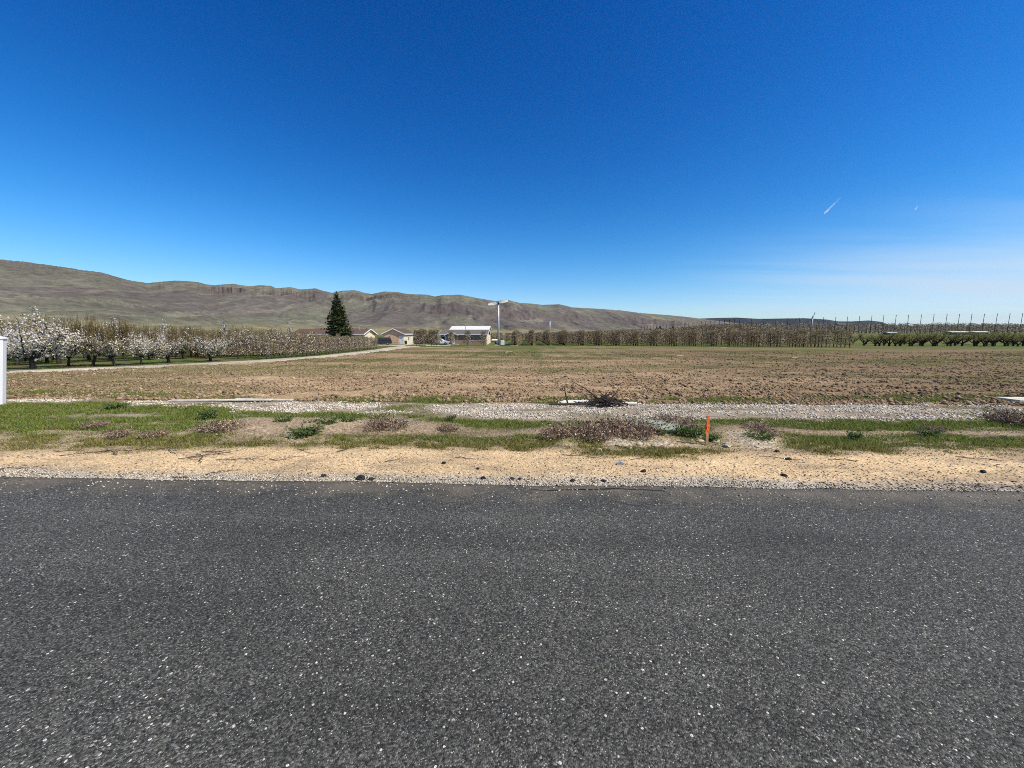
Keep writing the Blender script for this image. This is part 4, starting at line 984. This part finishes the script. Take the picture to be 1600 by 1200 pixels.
SUVG = [[(-1.98, 1.13), (-1.86, 1.62), (-1.25, 1.66), (-1.25, 1.13)], [(-1.15, 1.13), (-1.15, 1.66), (-.25, 1.66), (-.25, 1.13)], [(-.15, 1.13), (-.15, 1.66), (.45, 1.64), (.92, 1.13)]]
SED = [(-2.25, .35), (-2.3, .62), (-2.24, .98), (-1.75, 1.03), (-1.1, 1.42), (-.8, 1.46), (.3, 1.45), (.5, 1.41), (1.1, 1.0), (2.05, .86), (2.28, .68), (2.28, .4), (2.1, .3)]
SEDG = [[(-1.42, 1.04), (-1.02, 1.34), (-.75, 1.38), (-.35, 1.38), (-.35, 1.04)], [(-.27, 1.04), (-.27, 1.38), (.3, 1.37), (.85, 1.04)]]
p = at_y(598, 540, 90.5); car(ground_pt(p[0] - .3, 90.5, .115), math.pi + .35, SUV, SUVG, 1.9, (-1.4, 1.42), MAT['blackpaint'], 'black sport utility car parked in the yard before the garage')
p = at_y(688, 540, 95.2); car(ground_pt(p[0], 95.2, .11), .08, SED, SEDG, 1.8, (-1.35, 1.38), MAT['whitepaint'], 'white car half hidden by the clump of trees at the brown house', r=.33)
# small flat trailer with a white tank beside the brown house
p = at_y(772, 533, 108); tr = empty('trailer', ground_pt(p[0] + .6, 108), .2)
MB().box((-1.3, -.8, .5), (1.3, .8, .75)).build('bed', MAT['brownroof'], tr)
MB().tube([(-1.3, 0, 1.05), (-1.1, 0, 1.05), (.2, 0, 1.05), (.4, 0, 1.05)], [.2, .3, .3, .2], 10).build('tank', MAT['white'], tr)
MB().box((.5, -.7, .76), (1.2, .7, 1.3)).build('crate', MAT['redroof'], tr)
for s in (-1, 1): MB().tube([(0, s * .82, .32), (0, s * .98, .32)], .32, 14).build('wheel', MAT['tyre'], tr)
MB().tube([(1.3, 0, .6), (2.2, 0, .5)], .05, 6).build('drawbar', MAT['darkmetal'], tr)
tag(tr, 'small red-brown trailer carrying a white tank behind the wind machine', 'trailer')

# ================================================================ NEAR THINGS
# white post at the left edge of the verge
pb = G(-3, 633); o = empty('white_post', pb, .55)
hp = 1.56; tl = np.array([.155, 0.0])                          # leans in a little
q = .075
MB().add([(-q, -q, -.2), (q, -q, -.2), (q, q, -.2), (-q, q, -.2), (-q + .21, -q, hp), (q + .21, -q, hp), (q + .21, q, hp), (-q + .21, q, hp)], [(0,3,2,1),(4,5,6,7),(0,1,5,4),(1,2,6,5),(2,3,7,6),(3,0,4,7)]).build('post_sleeve', MAT['vinyl'], o, bevel=.008)
MB().add([(x + .213, y, z) for x, y, z in [(-.09, -.09, hp), (.09, -.09, hp), (.09, .09, hp), (-.09, .09, hp), (-.09, -.09, hp + .03), (.09, -.09, hp + .03), (.09, .09, hp + .03), (-.09, .09, hp + .03), (0, 0, hp + .075)]],
   [(0,3,2,1),(0,1,5,4),(1,2,6,5),(2,3,7,6),(3,0,4,7),(4,5,8),(5,6,8),(6,7,8),(7,4,8)]).build('cap', MAT['vinyl'], o)
for z in (.55, 1.18): MB().box((-1.9, -.02, z - .07), (-q + z * .135 + .01, .02, z + .07)).build('rail', MAT['vinyl'], o)
tag(o, 'white square post standing at the end of the gravel track', 'post')

# orange survey stake
MAT['lath'] = plain('wooden_lath', (.46, .29, .16), .85, var=.3, scale=20); MAT['orange'] = plain('orange_paint', (.85, .16, .03), .6, var=.15, scale=20); MAT['ribbon'] = plain('orange_ribbon', (.95, .17, .035), .4, var=.2, scale=30)
b = G(1104, 695); t_ = at_y(1106, 649, b[1] + .02); o = empty('survey_stake', b, .1); hh = t_[2] - b[2]; lx = t_[0] - b[0]
def lath(z0, z1, m, nm, par, w=.02, t=.007):
    a0 = lx * z0 / hh; a1 = lx * z1 / hh
    return MB().add([(a0 - w, -t, z0), (a0 + w, -t, z0), (a0 + w, t, z0), (a0 - w, t, z0), (a1 - w, -t, z1), (a1 + w, -t, z1), (a1 + w, t, z1), (a1 - w, t, z1)], [(0,3,2,1),(4,5,6,7),(0,1,5,4),(1,2,6,5),(2,3,7,6),(3,0,4,7)]).build(nm, m, par)
st_ = lath(-.15, hh * .5, MAT['lath'], 'stake', o); lath(hh * .5, hh, MAT['orange'], 'painted_top', o)
for k, (z0, dx, dy, ln) in enumerate([(.66, -.022, -.016, .11), (.64, .016, -.014, .07), (.65, -.012, -.018, .14), (.64, -.018, .012, .08)]):
    z = hh * z0; a = lx * z0; vs = []
    for j in range(6):
        f = j / 5; vs += [(a + dx * (.5 + f * .7) + .006 * math.sin(5 * f + k) - .008, dy * (.6 + .6 * f), z - ln * f), (a + dx * (.5 + f * .7) + .006 * math.sin(5 * f + k) + .008, dy * (.6 + .6 * f) + .004, z - ln * f - .005)]
    MB().add(vs, [(2*j, 2*j+1, 2*j+3, 2*j+2) for j in range(5)]).build('ribbon', MAT['ribbon'], o)
MB().box((lx * .65 - .026, -.013, hh * .63), (lx * .65 + .026, .013, hh * .67)).build('ribbon_knot', MAT['ribbon'], o)
tag(o, 'orange-topped wooden survey stake with ribbon at the edge of the verge', 'stake')

# pale green lid
MAT['lid'] = plain('pale_green_lid', (.36, .40, .30), .7, var=.3, scale=8, bmp=.3)
c = G(1026, 672); o = empty('box_lid', c + [0, 0, .075], -.32); o.rotation_euler = (.10, -.03, -.3)
MB().box((-.36, -.24, -.03), (.36, .24, .03)).build('plate', MAT['lid'], o, bevel=.012); MB().box((-.31, -.19, -.22), (.31, .19, -.031)).build('collar', MAT['concrete'], o)
for s in (-1, 1): MB().tube([(s * .29, .17, .03), (s * .29, .17, .042)], .018, 8).build('bolt', MAT['steel'], o)
tag(o, 'pale green utility box lid lying in the weeds beside the dead brush', 'lid')

# twigs, branches, pipes, boards
MAT['twig'] = plain('dead_wood', (.17, .135, .115), .95, var=.5, scale=30, spec=.1); MAT['twigd'] = plain('dark_dead_wood', (.075, .06, .05), .95, var=.5, scale=30, spec=.1)
def twig_mesh(L_, r, forks=3, up=0.02):
    M = MB(); pts = [np.array([-L_ / 2, 0, r])]
    for k in range(7): pts.append(pts[-1] + np.array([L_ / 7, rng.normal() * L_ * .045, rng.normal() * up * .3]))
    for p_ in pts: p_[2] = abs(p_[2]) + r * .6
    M.tube(pts, list(np.linspace(r, r * .35, 8)), 5)
    for _ in range(forks):
        j = int(rng.integers(1, 6)); q = [pts[j]]; d = np.array([rng.uniform(.3, 1), rng.choice([-1, 1]) * rng.uniform(.4, 1), rng.uniform(0, up * 6)])
        for k in range(4): q.append(q[-1] + d * L_ * .07 + rng.normal(size=3) * L_ * .012); q[-1][2] = abs(q[-1][2])
        M.tube(q, list(np.linspace(r * .6, r * .2, 5)), 4)
    return M
def lay(M, name, mat, px, py, rz, label, cat, grp=None, dz=.0):
    o = M.build(name, mat); c = G(px, py); o.location = c + [0, 0, dz]; o.rotation_euler = (0, 0, rz); return tag(o, label, cat, grp)
TW = [(150, 708, .75, .4, 'forked dark twig on the sand below the lush grass'), (175, 706, .5, 2.6, None), (230, 703, .6, .15, None), (275, 705, .55, -.3, None), (330, 712, .7, .5, 'long dark forked twig on the sand before the bare mound'), (318, 714, .5, 2.2, None), (375, 719, .6, .05, None), (340, 707, .55, -.15, None),
      (110, 704, .4, .2, None), (450, 716, .45, .2, 'thin curved twig lying alone on the pale sand'), (475, 706, .4, -.6, None), (545, 703, .35, .8, None), (620, 719, .3, .5, None), (725, 716, .25, -.3, None), (920, 713, .7, -.12, 'straight dark stick at the edge of the low green patch'), (1005, 716, .4, .4, None), (1220, 716, .4, -.2, None), (1530, 718, .45, -.4, None), (1320, 720, .35, -.25, None), (20, 733, .3, .3, None), (350, 739, .35, .5, 'short dark stick lying on the gravel at the road edge'), (290, 744, .22, .6, None)]
for i, (px, py, L_, rz, lab) in enumerate(TW):
    lay(twig_mesh(L_, .0055, 6 if L_ > .45 else 3), 'twig', MAT['twigd'] if i % 3 else MAT['twig'], px, py, rz, lab or 'small dead twig lying on the sandy shoulder', 'twig', 'dead twigs on the sandy shoulder')
# pile of branches on white pipes beside the track
def branch_pile():
    M = MB()
    for k in range(75):
        a = rng.uniform(0, 3.14); l = rng.uniform(.2, .62); c0 = rng.normal(size=3) * [.22, .12, .0] + [0, 0, abs(rng.normal()) * .10 + .05]
        d = np.array([math.cos(a), math.sin(a) * .5, rng.uniform(-.05, .35)]); q = [c0 - d * l * .4]
        q[0][2] = max(.02, q[0][2])
        for j in range(5): q.append(q[-1] + d * l / 5 + rng.normal(size=3) * .025); q[-1][2] = max(.015, q[-1][2])
        r0 = rng.uniform(.008, .02); M.tube(q, list(np.linspace(r0, r0 * .35, 6)), 5)
    M.tube([(-.1, 0, .15), (-.45, .05, .42), (-.78, .0, .60)], [.02, .014, .006], 5); M.tube([(-.85, 0, .05), (-.90, .02, .25), (-.95, .0, .50)], [.022, .016, .008], 5)
    M.tube([(-1.3, -.05, .05), (-.6, -.08, .08), (.1, -.05, .09)], [.016, .02, .022], 5)
    return M
lay(branch_pile(), 'branch_pile', MAT['twigd'], 944, 635, 0, 'tangled pile of dead branches at the edge of the gravel track', 'branches')
MAT['pipe'] = plain('white_pipe', (.74, .71, .62), .5, var=.2, scale=5)
def pipe(a, b, label, r=.03):
    A = G(*a) + [0, 0, r + .03]; B_ = G(*b) + [0, 0, r + .03]; o = MB().tube([A - A, B_ - A], r, 10, cap=True).build('pipe', MAT['pipe'], smooth=False); o.location = A
    return tag(o, label, 'pipe', 'white pipes beside the track')
pipe((872, 633.5), (932, 632), 'white pipe running into the left of the branch pile', .035); pipe((880, 630.8), (940, 630.5), 'white pipe behind the branch pile at the field edge', .03); pipe((945, 634.5), (995, 634), 'white pipe sticking out to the right of the branch pile', .03)
MAT['board'] = plain('whitewashed_board', (.72, .67, .56), .8, var=.35, scale=7, bmp=.3)
def board(px, py, L_, w, rz, label, h=.035, grp='pale boards lying on the ground'):
    o = MB().box((-L_ / 2, -w / 2, 0), (L_ / 2, w / 2, h)).build('board', MAT['board'], bevel=.005); o.location = G(px, py) + [0, 0, .02]; o.rotation_euler = (0, rng.normal() * .01, rz); return tag(o, label, 'board', grp)
board(345, 627.5, 2.6, .14, .02, 'long pale board lying on the stony track edge'); board(412, 626.5, 1.5, .10, -.02, 'thin pale board end to end with the long one')
board(1600, 628, .9, .5, .05, 'broad pale slab at the far end of the gravel track', .07)
for px, py, L_, lab in [(681, 543, 4.2, 'long pale plank before the clump of trees at the yard'), (735, 544.5, .9, 'short pale plank in the field before the brown house'), (768, 541, 2.6, 'pale plank lying at the foot of the wind machine'), (803, 540.5, 2.0, 'pale plank under the row next to the wind machine'), (796, 549.5, 1.0, 'small pale board lying in the ploughed soil'),
       (1130, 543, 1.3, 'pale plank at the foot of the brown orchard rows'), (1062, 556, .9, 'crooked pale board in the middle of the field'), (1240, 559, .6, 'small white board in the green strip of the field')]:
    board(px, py, L_, .35, .05, lab, .06)
# broken pale stone and wood bits around the stake
MAT['stonep'] = plain('pale_stone', (.62, .51, .36), .9, var=.35, scale=18, bmp=.5); MAT['crumb'] = plain('asphalt_crumb', (.035, .034, .033), .95, var=.4, scale=40, bmp=.6)
def lump(sx, sy, sz, n=7):
    M = MB(); vs = [(0, 0, sz)]; fs = []
    for ring, (f, z) in enumerate(((.62, .82), (1.0, .35), (.92, -.25))):
        for k in range(n):
            a = 6.283 * (k + .5 * (ring % 2)) / n; g = f * rng.uniform(.75, 1.15); vs.append((math.cos(a) * sx * g, math.sin(a) * sy * g, z * sz * rng.uniform(.8, 1.15)))
    for k in range(n): fs.append((0, 1 + k, 1 + (k + 1) % n))
    for r_ in range(2):
        for k in range(n):
            a0, a1, b0, b1 = 1 + r_ * n + k, 1 + r_ * n + (k + 1) % n, 1 + (r_ + 1) * n + k, 1 + (r_ + 1) * n + (k + 1) % n; fs += [(a0, b0, b1), (a0, b1, a1)]
    return M.add(vs, fs)
for i in range(46):
    if i < 26: px, py = rng.normal(1003, 22), rng.normal(694, 5)
    elif i < 36: px, py = rng.normal(1145, 26), rng.normal(690, 6)
    else: px, py = rng.normal(1060, 22), rng.normal(692, 4)
    s = float(rng.uniform(.02, .055)); o = lump(s * 1.5, s, s * .6).build('stone', MAT['stonep']); o.location = G(px, py) + [0, 0, s * .25]; o.rotation_euler = (0, 0, RZ())
    tag(o, 'broken pale stone in the weeds between the lid and the dark heap', 'stone', 'broken pale stones in the weeds')
for i, (px, py, s) in enumerate([(506, 744.5, .028), (564, 749, .05), (580, 750, .03), (755, 748.5, .03), (800, 749, .025), (895, 752, .03), (943, 752, .025), (812, 749.5, .022), (694, 724, .025), (747, 733, .02), (1006, 737, .03), (1232, 718, .03), (1214, 706, .03), (1536, 738, .03), (1043, 767, .025), (285, 931, .012), (972, 763, .035), (1225, 744, .03)]):
    o = lump(s * 1.3, s, s * .75).build('asphalt_crumb', MAT['crumb']); c = G(px, py); o.location = (c[0], c[1], max(c[2], 0.0 if c[1] < 3.9 else -9) + s * .3); o.rotation_euler = (0, 0, RZ())
    tag(o, 'tiny dark pebble lying alone on the asphalt' if i == 15 else 'biggest dark asphalt crumb at the broken road edge' if i == 1 else 'dark crumb of asphalt lying on the roadside', 'crumb', 'dark asphalt crumbs along the road edge')
o = MB().box((-.05, -.02, 0), (.05, .02, .012)).add([(-.05, -.02, .013), (0, -.025, .03), (.05, -.02, .013), (.05, .02, .013), (0, .025, .024), (-.05, .02, .013)], [(0, 1, 4, 5), (1, 2, 3, 4)]).build('litter', MAT['steel']); o.location = G(969, 726) + [0, 0, .01]; o.rotation_euler = (0, 0, .2); tag(o, 'crushed silvery wrapper lying on the sand', 'litter')

# dead brush, weeds
def dead_brush(rad, h, n):
    Lf = Leaves(); a = rng.uniform(0, 6.28, n); rr = rad * np.sqrt(rng.uniform(0, 1, n)); b0 = np.column_stack([np.cos(a) * rr, np.sin(a) * rr * .7, np.full(n, .0)])
    d = rng.normal(size=(n, 3)) * [.5, .5, .2] + [0, 0, .55]; d *= (h * rng.uniform(.4, 1.1, (n, 1))); m = b0 + d * .6; e = b0 + d + rng.normal(size=(n, 3)) * h * .18; e[:, 2] = np.abs(e[:, 2])
    cols = np.array([(.38, .28, .19), (.24, .17, .12), (.12, .08, .06), (.50, .39, .27)])
    for k in range(4):
        s = slice(k, None, 4); Lf.twigs(b0[s] - [0, 0, .02], m[s], .0042, cols[k]); Lf.twigs(m[s], e[s], .0032, cols[k] * 1.1)
    q = n * 2; i = rng.integers(0, n, q); P = m[i] * .5 + e[i] * .5 + rng.normal(size=(q, 3)) * h * .15; P[:, 2] = np.abs(P[:, 2])
    Lf.quads(P, .028, pick(q, [((.44, .30, .18), 3), ((.25, .16, .10), 2), ((.60, .46, .30), 2), ((.06, .04, .03), 4)]))
    return Lf.mesh('dead_brush', MAT['dry'])
DBM = [dead_brush(.32, .2, 420), dead_brush(.36, .24, 520), dead_brush(.28, .17, 360)]
for i, (px, py, s, lab) in enumerate([(868, 685, .8, 'low dead brown brush at the thin end of the long brush bank'), (905, 682, 1.0, None), (940, 680, 1.15, None), (965, 683, 1.1, None), (985, 678, 1.1, None), (1000, 686, .9, None), (925, 688, .8, None), (1052, 668, .9, 'wispy dry brush just right of the pale green lid'),
        (1180, 675, .8, 'dark heap of dead brush right of the survey stake'), (1197, 683, .55, 'small dark brush at the foot of the heap right of the stake'), (345, 677, .8, 'dead brown brush at the left edge of the bare mound'), (185, 684, .6, 'low brown dead weeds in the lush grass'), (240, 685, .5, 'sparse brown dead weeds next to the low brown ones in the grass'), (605, 672, .9, 'grey dead bush in the middle of the bare ground'), (585, 675, .6, 'small dead tuft beside the grey dead bush'), (700, 675, .5, 'little pale dead tuft at the end of the bare ground'), (1590, 664, 1.1, 'dark dead bush by the broad pale slab'), (1455, 676, .5, 'low dead weeds on the bare strip between two grass strips'), (150, 669, .5, 'dark dry stalks in the grass above the sandy patch')]):
    o = link(bpy.data.objects.new('dead_brush', DBM[i % 3])); o.location = G(px, py) + [0, 0, .05]; o.rotation_euler = (0, 0, RZ()); o.scale = (s * 1.15, s, s * 1.0)
    tag(o, lab or 'dead brown brush in the thick of the long brush bank', 'brush', 'dead brush on the verge')
def weed(rad, h, n, table):
    Lf = Leaves(); a = rng.uniform(0, 6.28, n); d = np.column_stack([np.cos(a) * rad, np.sin(a) * rad, rng.uniform(.1, 1, n) * h]); s = rng.uniform(.2, 1, (n, 1)); Lf.quads(d * s + rng.normal(size=(n, 3)) * [.03, .03, .01], .04, pick(n, table)); k = n // 3
    Lf.twigs(np.zeros((k, 3)), d[:k], .005, (.08, .11, .03)); return Lf.mesh('weed', MAT['foliage'])
WG = [((.10, .16, .045), 3), ((.15, .21, .06), 2), ((.22, .26, .10), 1.5)]
WM = [weed(.16, .16, 320, WG), weed(.2, .12, 340, WG), weed(.13, .13, 240, WG)]
for i, (px, py, s, lab) in enumerate([(443, 666, .95, 'dark green leafy weed on the left of the bare mound'), (466, 661, .5, 'small green weed on top of the bare mound'), (485, 668, .9, 'flat green weed in the middle of the bare mound'), (512, 669, 1.0, 'bushy green weed on the right of the bare mound'), (478, 682, 1.2, 'tall green weed at the front of the bare mound'), (535, 657, .6, 'small weed beside the gravel behind the mound'), (545, 664, .8, 'green weed between the mound and the grey dead bush'), (1186, 689, .9, 'round green weed in front of the dark brush heap'), (1085, 683, 1.0, 'green weed left of the survey stake'), (1068, 681, .8, 'green weed between the lid and the stake weed'), (1112, 689, .6, 'low weed at the foot of the survey stake'), (1030, 681, .8, 'green weed growing in front of the pale green lid'), (1335, 687, .6, 'dark green weed in the near grass strip'), (1450, 681, .7, 'dark green weed at the top of the near grass strip'), (1570, 658, 1.1, 'dark green weed against the dark dead bush'), (325, 655, 1.0, 'deep green clump where the lush grass ends'), (182, 640, 1.0, 'deep green clump by the pale board in the lush grass'), (705, 658, .7, 'dull green weed above the end of the bare ground')]):
    o = link(bpy.data.objects.new('weed', WM[i % 3])); o.location = G(px, py) + [0, 0, .04]; o.rotation_euler = (0, 0, RZ()); o.scale = (s, s, s); tag(o, lab, 'weed', 'leafy green weeds on the verge')

# ================================================================ GRASS, GRAVEL, CLODS (stuff)
def sample(n, y0, y1, wide=1.5, pw=1.0):
    y = y0 + (y1 - y0) * rng.uniform(0, 1, n) ** pw; x = (rng.uniform(-1, 1, n)) * (wide * y + 1.5); return x, y
def surf(x, y):
    z = zg(x, y); a, b, c, d = edge_road(x), edge_shoulder(x), edge_track0(x), edge_track1(x)
    z = np.where(y < a, 0.0, z) + np.where(y < a, 0.0, 1.0) * np.where(y < b, d_shoulder(x, y), np.where(y < c, d_verge(x, y) * ss(0, .25, y - b) * ss(0, .2, c - y), np.where(y < d, d_track(x, y), d_field(x, y)))); return z
def blades(x, y, h, w, cols, lean=.45):
    n = len(x); z = surf(x, y) - .005; a = rng.uniform(0, 6.28, n); sx, sy = np.cos(a) * w, np.sin(a) * w
    l = rng.normal(size=(n, 2)) * lean * h[:, None]
    V = np.stack([np.column_stack([x - sx, y - sy, z]), np.column_stack([x + sx, y + sy, z]), np.column_stack([x + l[:, 0], y + l[:, 1], z + h])], 1).reshape(-1, 3)
    return V, np.repeat(cols * rng.uniform(.7, 1.25, (n, 1)), 3, 0)
x, y = sample(620000, 4.9, 11.2, 1.45); g = grass_amt(x, y); k = rng.uniform(0, 1, len(x)) < g ** 1.2 * .9; x, y, g = x[k], y[k], g[k]
n = len(x); tall = fbm(x * 1.5, y * 2.5, 151, 3)
front_dry = ss(6.1, 5.3, y)[:, None]
cols = pick(n, [((.20, .27, .04), 4), ((.28, .32, .06), 3), ((.12, .185, .03), 3), ((.40, .32, .13), 1.7)]) * (1 - .65 * front_dry) + pick(n, [((.33, .23, .07), 3), ((.42, .32, .14), 2), ((.20, .19, .05), 2)]) * .65 * front_dry
V1, C1 = blades(x, y, (.018 + .055 * tall * g) * rng.uniform(.5, 1.5, n), .0045 + .0003 * y, cols)
x2, y2 = sample(26000, 5.2, 9.8, 1.45); dens = fbm(x2 * 1.2, y2 * 2, 153, 3); k = (dens > .50) & (rock_amt(x2, y2) < .6); x2, y2 = x2[k], y2[k]; n2_ = len(x2)
V2, C2 = blades(x2, y2, rng.uniform(.02, .075, n2_), .0035, pick(n2_, [((.36, .29, .17), 3), ((.25, .19, .12), 2), ((.16, .16, .05), 1)]), .9)
x3, y3 = sample(220000, 9.4, 60, 1.45, 1.7); gr = field_green(x3, y3); k = (rng.uniform(0, 1, len(x3)) < gr * .6) & (y3 < edge_field(x3)); x3, y3 = x3[k], y3[k]; n3 = len(x3)
V3, C3 = blades(x3, y3, (.03 + .0012 * y3) * rng.uniform(.5, 1.4, n3), .004 + .0007 * y3, pick(n3, [((.12, .15, .035), 3), ((.17, .18, .055), 2), ((.24, .20, .09), 2)]), .8)
V = np.concatenate([V1, V2]); o = link(bpy.data.objects.new('grass', fast_mesh('grass', V, np.arange(len(V)).reshape(-1, 3), MAT['foliage'], np.concatenate([C1, C2])))); tag(o, 'short spring grass in patches along the roadside verge', 'grass', None, 'stuff')
o = link(bpy.data.objects.new('field_weeds', fast_mesh('field_weeds', V3, np.arange(len(V3)).reshape(-1, 3), MAT['foliage'], C3))); tag(o, 'thin green weeds sprouting across the ploughed field', 'weeds', None, 'stuff')
OCT = np.array([(1, 0, 0), (0, 1, 0), (-1, 0, 0), (0, -1, 0), (.1, .1, 1.), (0, 0, -.6)]); OF = np.array([(0, 1, 4), (1, 2, 4), (2, 3, 4), (3, 0, 4), (1, 0, 5), (2, 1, 5), (3, 2, 5), (0, 3, 5)])
def pebbles(name, x, y, s, cols, label, cat, flat=.65, lift=.2, mat='dry'):
    n = len(x); z = surf(x, y); a = rng.uniform(0, 6.28, n); ca, sa = np.cos(a), np.sin(a)
    P = OCT[None] * rng.uniform(.65, 1.3, (n, 6, 1)) * s[:, None, None]; P = P * np.array([1.2, .9, flat])
    Q = np.stack([P[..., 0] * ca[:, None] - P[..., 1] * sa[:, None], P[..., 0] * sa[:, None] + P[..., 1] * ca[:, None], P[..., 2]], -1) + np.column_stack([x, y, z + s * lift])[:, None, :]
    Fc = (OF[None] + (np.arange(n) * 6)[:, None, None]).reshape(-1, 3)
    o = link(bpy.data.objects.new(name, fast_mesh(name, Q.reshape(-1, 3), Fc, MAT[mat], np.repeat(cols * rng.uniform(.75, 1.2, (n, 1)), 6, 0)))); return tag(o, label, cat, None, 'stuff')
MAT['stones'] = ground_mat('loose_stone', 40, 4, .5, .01)
x, y = sample(60000, 6.6, 9.9, 1.45); k = rng.uniform(0, 1, len(x)) < rock_amt(x, y) * .9; x, y = x[k], y[k]; n = len(x)
pebbles('gravel', x, y, rng.uniform(.012, .032, n), pick(n, [((.61, .53, .41), 4), ((.48, .40, .29), 3), ((.73, .66, .54), 2), ((.28, .24, .19), 1.5)]), 'pale loose gravel strewn along the track', 'gravel', mat='stones')
n = 30000; x = rng.uniform(-8.5, 8.5, n); dd = np.abs(rng.normal(size=n)) * .17; y = edge_road(x) + np.where(rng.uniform(0, 1, n) < .03, -dd * 1.4, dd) - .01; k = rng.uniform(0, 1, n) < ss(.35, .5, fbm(x * .8, y * 0, 161, 3)) + .35; x, y = x[k], y[k]; n = len(x)
pebbles('road_edge_gravel', x, y, rng.uniform(.005, .014, n), pick(n, [((.54, .47, .36), 4), ((.42, .35, .25), 3), ((.64, .59, .50), 2), ((.10, .09, .08), 2.4)]) * np.where((rng.uniform(0, 1, n) < .45 * ss(1.5, 4.5, x) * ss(.02, .12, y - edge_road(x)))[:, None], .28, 1.0), 'small grey gravel along the broken road edge', 'gravel', mat='stones')
x, y = sample(17000, 4.3, 7.2, 1.45); n = len(x); pebbles('shoulder_stones', x, y, rng.uniform(.004, .013, n), pick(n, [((.48, .38, .26), 4), ((.34, .27, .19), 3), ((.15, .12, .095), 2)]), 'small stones and crumbs scattered over the sandy shoulder', 'stones', mat='stones')
x, y = sample(95000, 9.5, 62, 1.45, 1.9); k = (y < edge_field(x) - 1) & (left_of_drive(x, y) < .4) & (fbm(x * .8, y * .8, 163, 3) > .36); x, y = x[k], y[k]; n = len(x)
right_ = ss(0, 24, x)[:, None]  # same painted shade for the clods, growing towards the right
pebbles('field_clods', x, y, rng.uniform(.010, .036, n) * (1 + .014 * y) * np.where(rng.uniform(0, 1, n) < .06, 2.2, 1), pick(n, [((.37, .265, .16), 3), ((.29, .20, .12), 3), ((.19, .13, .08), 3), ((.44, .33, .21), .6)]) * (1 - .42 * right_), 'broken soil clods over the ploughed field', 'soil', .75, .25, mat='stones')

# contrails: short trails of ice high above the far hills
def contrail(a, b, w, alt, label, seed):
    m, N, L, B = nodes('ice_trail_%d' % seed); N.remove(B); out = N['Material Output']
    d = N.new('ShaderNodeBsdfTranslucent'); d.inputs[0].default_value = (.9, .92, .95, 1); d2 = N.new('ShaderNodeBsdfDiffuse'); d2.inputs[0].default_value = (.9, .92, .95, 1)
    ad = N.new('ShaderNodeMixShader'); L.new(d.outputs[0], ad.inputs[1]); L.new(d2.outputs[0], ad.inputs[2])
    tr_ = N.new('ShaderNodeBsdfTransparent'); mx = N.new('ShaderNodeMixShader')
    at = N.new('ShaderNodeVertexColor'); at.layer_name = 'Col'
    nz = noise(N, L, coord(N), .006, 4); f = math_n(N, L, 'MULTIPLY', at.outputs[0], ramp(N, L, nz, [(.3, .35), (.65, 1.0)]))
    L.new(f, mx.inputs[0]); L.new(tr_.outputs[0], mx.inputs[1]); L.new(ad.outputs[0], mx.inputs[2]); L.new(mx.outputs[0], out.inputs['Surface'])
    A = ray(*a); A = A * (alt / A[2]) + [0, 0, CAMZ]; B_ = ray(*b); B_ = B_ * (alt / B_[2]) + [0, 0, CAMZ]
    M = MB(); k = 24; pts = [A + (B_ - A) * (i / (k - 1)) + np.array([vnoise(i * .5, 0, seed) - .5, vnoise(i * .5, 5, seed) - .5, vnoise(i * .6, 9, seed) - .5]) * w * .8 for i in range(k)]
    rad = [w * (1 - .75 * i / (k - 1)) * (.7 + .6 * float(vnoise(i * .8, 3, seed))) * min(1, (i + .4) / 3) for i in range(k)]
    M.tube([p_ - A for p_ in pts], rad, 10); M.c = [((.42 * (1 - .75 * (j // 10) / (k - 1))),) * 3 for j in range(len(M.v))]
    o = M.build('contrail', m, smooth=True); o.location = A; return tag(o, label, 'contrail', None)
contrail((1288, 334), (1314, 308), 75, 8000, 'short white contrail climbing in the blue sky over the orchard', 3)
contrail((1430, 328), (1434, 321), 40, 8000, 'tiny white contrail scrap in the sky beside the longer one', 8)

# ================================================================ AIR
MAT['haze'] = bpy.data.materials.new('haze'); MAT['haze'].use_nodes = True; N = MAT['haze'].node_tree.nodes; L = MAT['haze'].node_tree.links; N.clear()
ho = N.new('ShaderNodeOutputMaterial'); pv = N.new('ShaderNodeVolumePrincipled'); pv.inputs['Density'].default_value = 1.0e-5; pv.inputs['Color'].default_value = (.80, .88, 1.0, 1); pv.inputs['Anisotropy'].default_value = 0.3
L.new(pv.outputs[0], ho.inputs['Volume'])
hz = MB().box((-26000, -10000, -12), (26000, 27000, 530)).build('haze', MAT['haze']); tag(hz, 'thin pale air over the valley', 'haze', None, 'stuff')
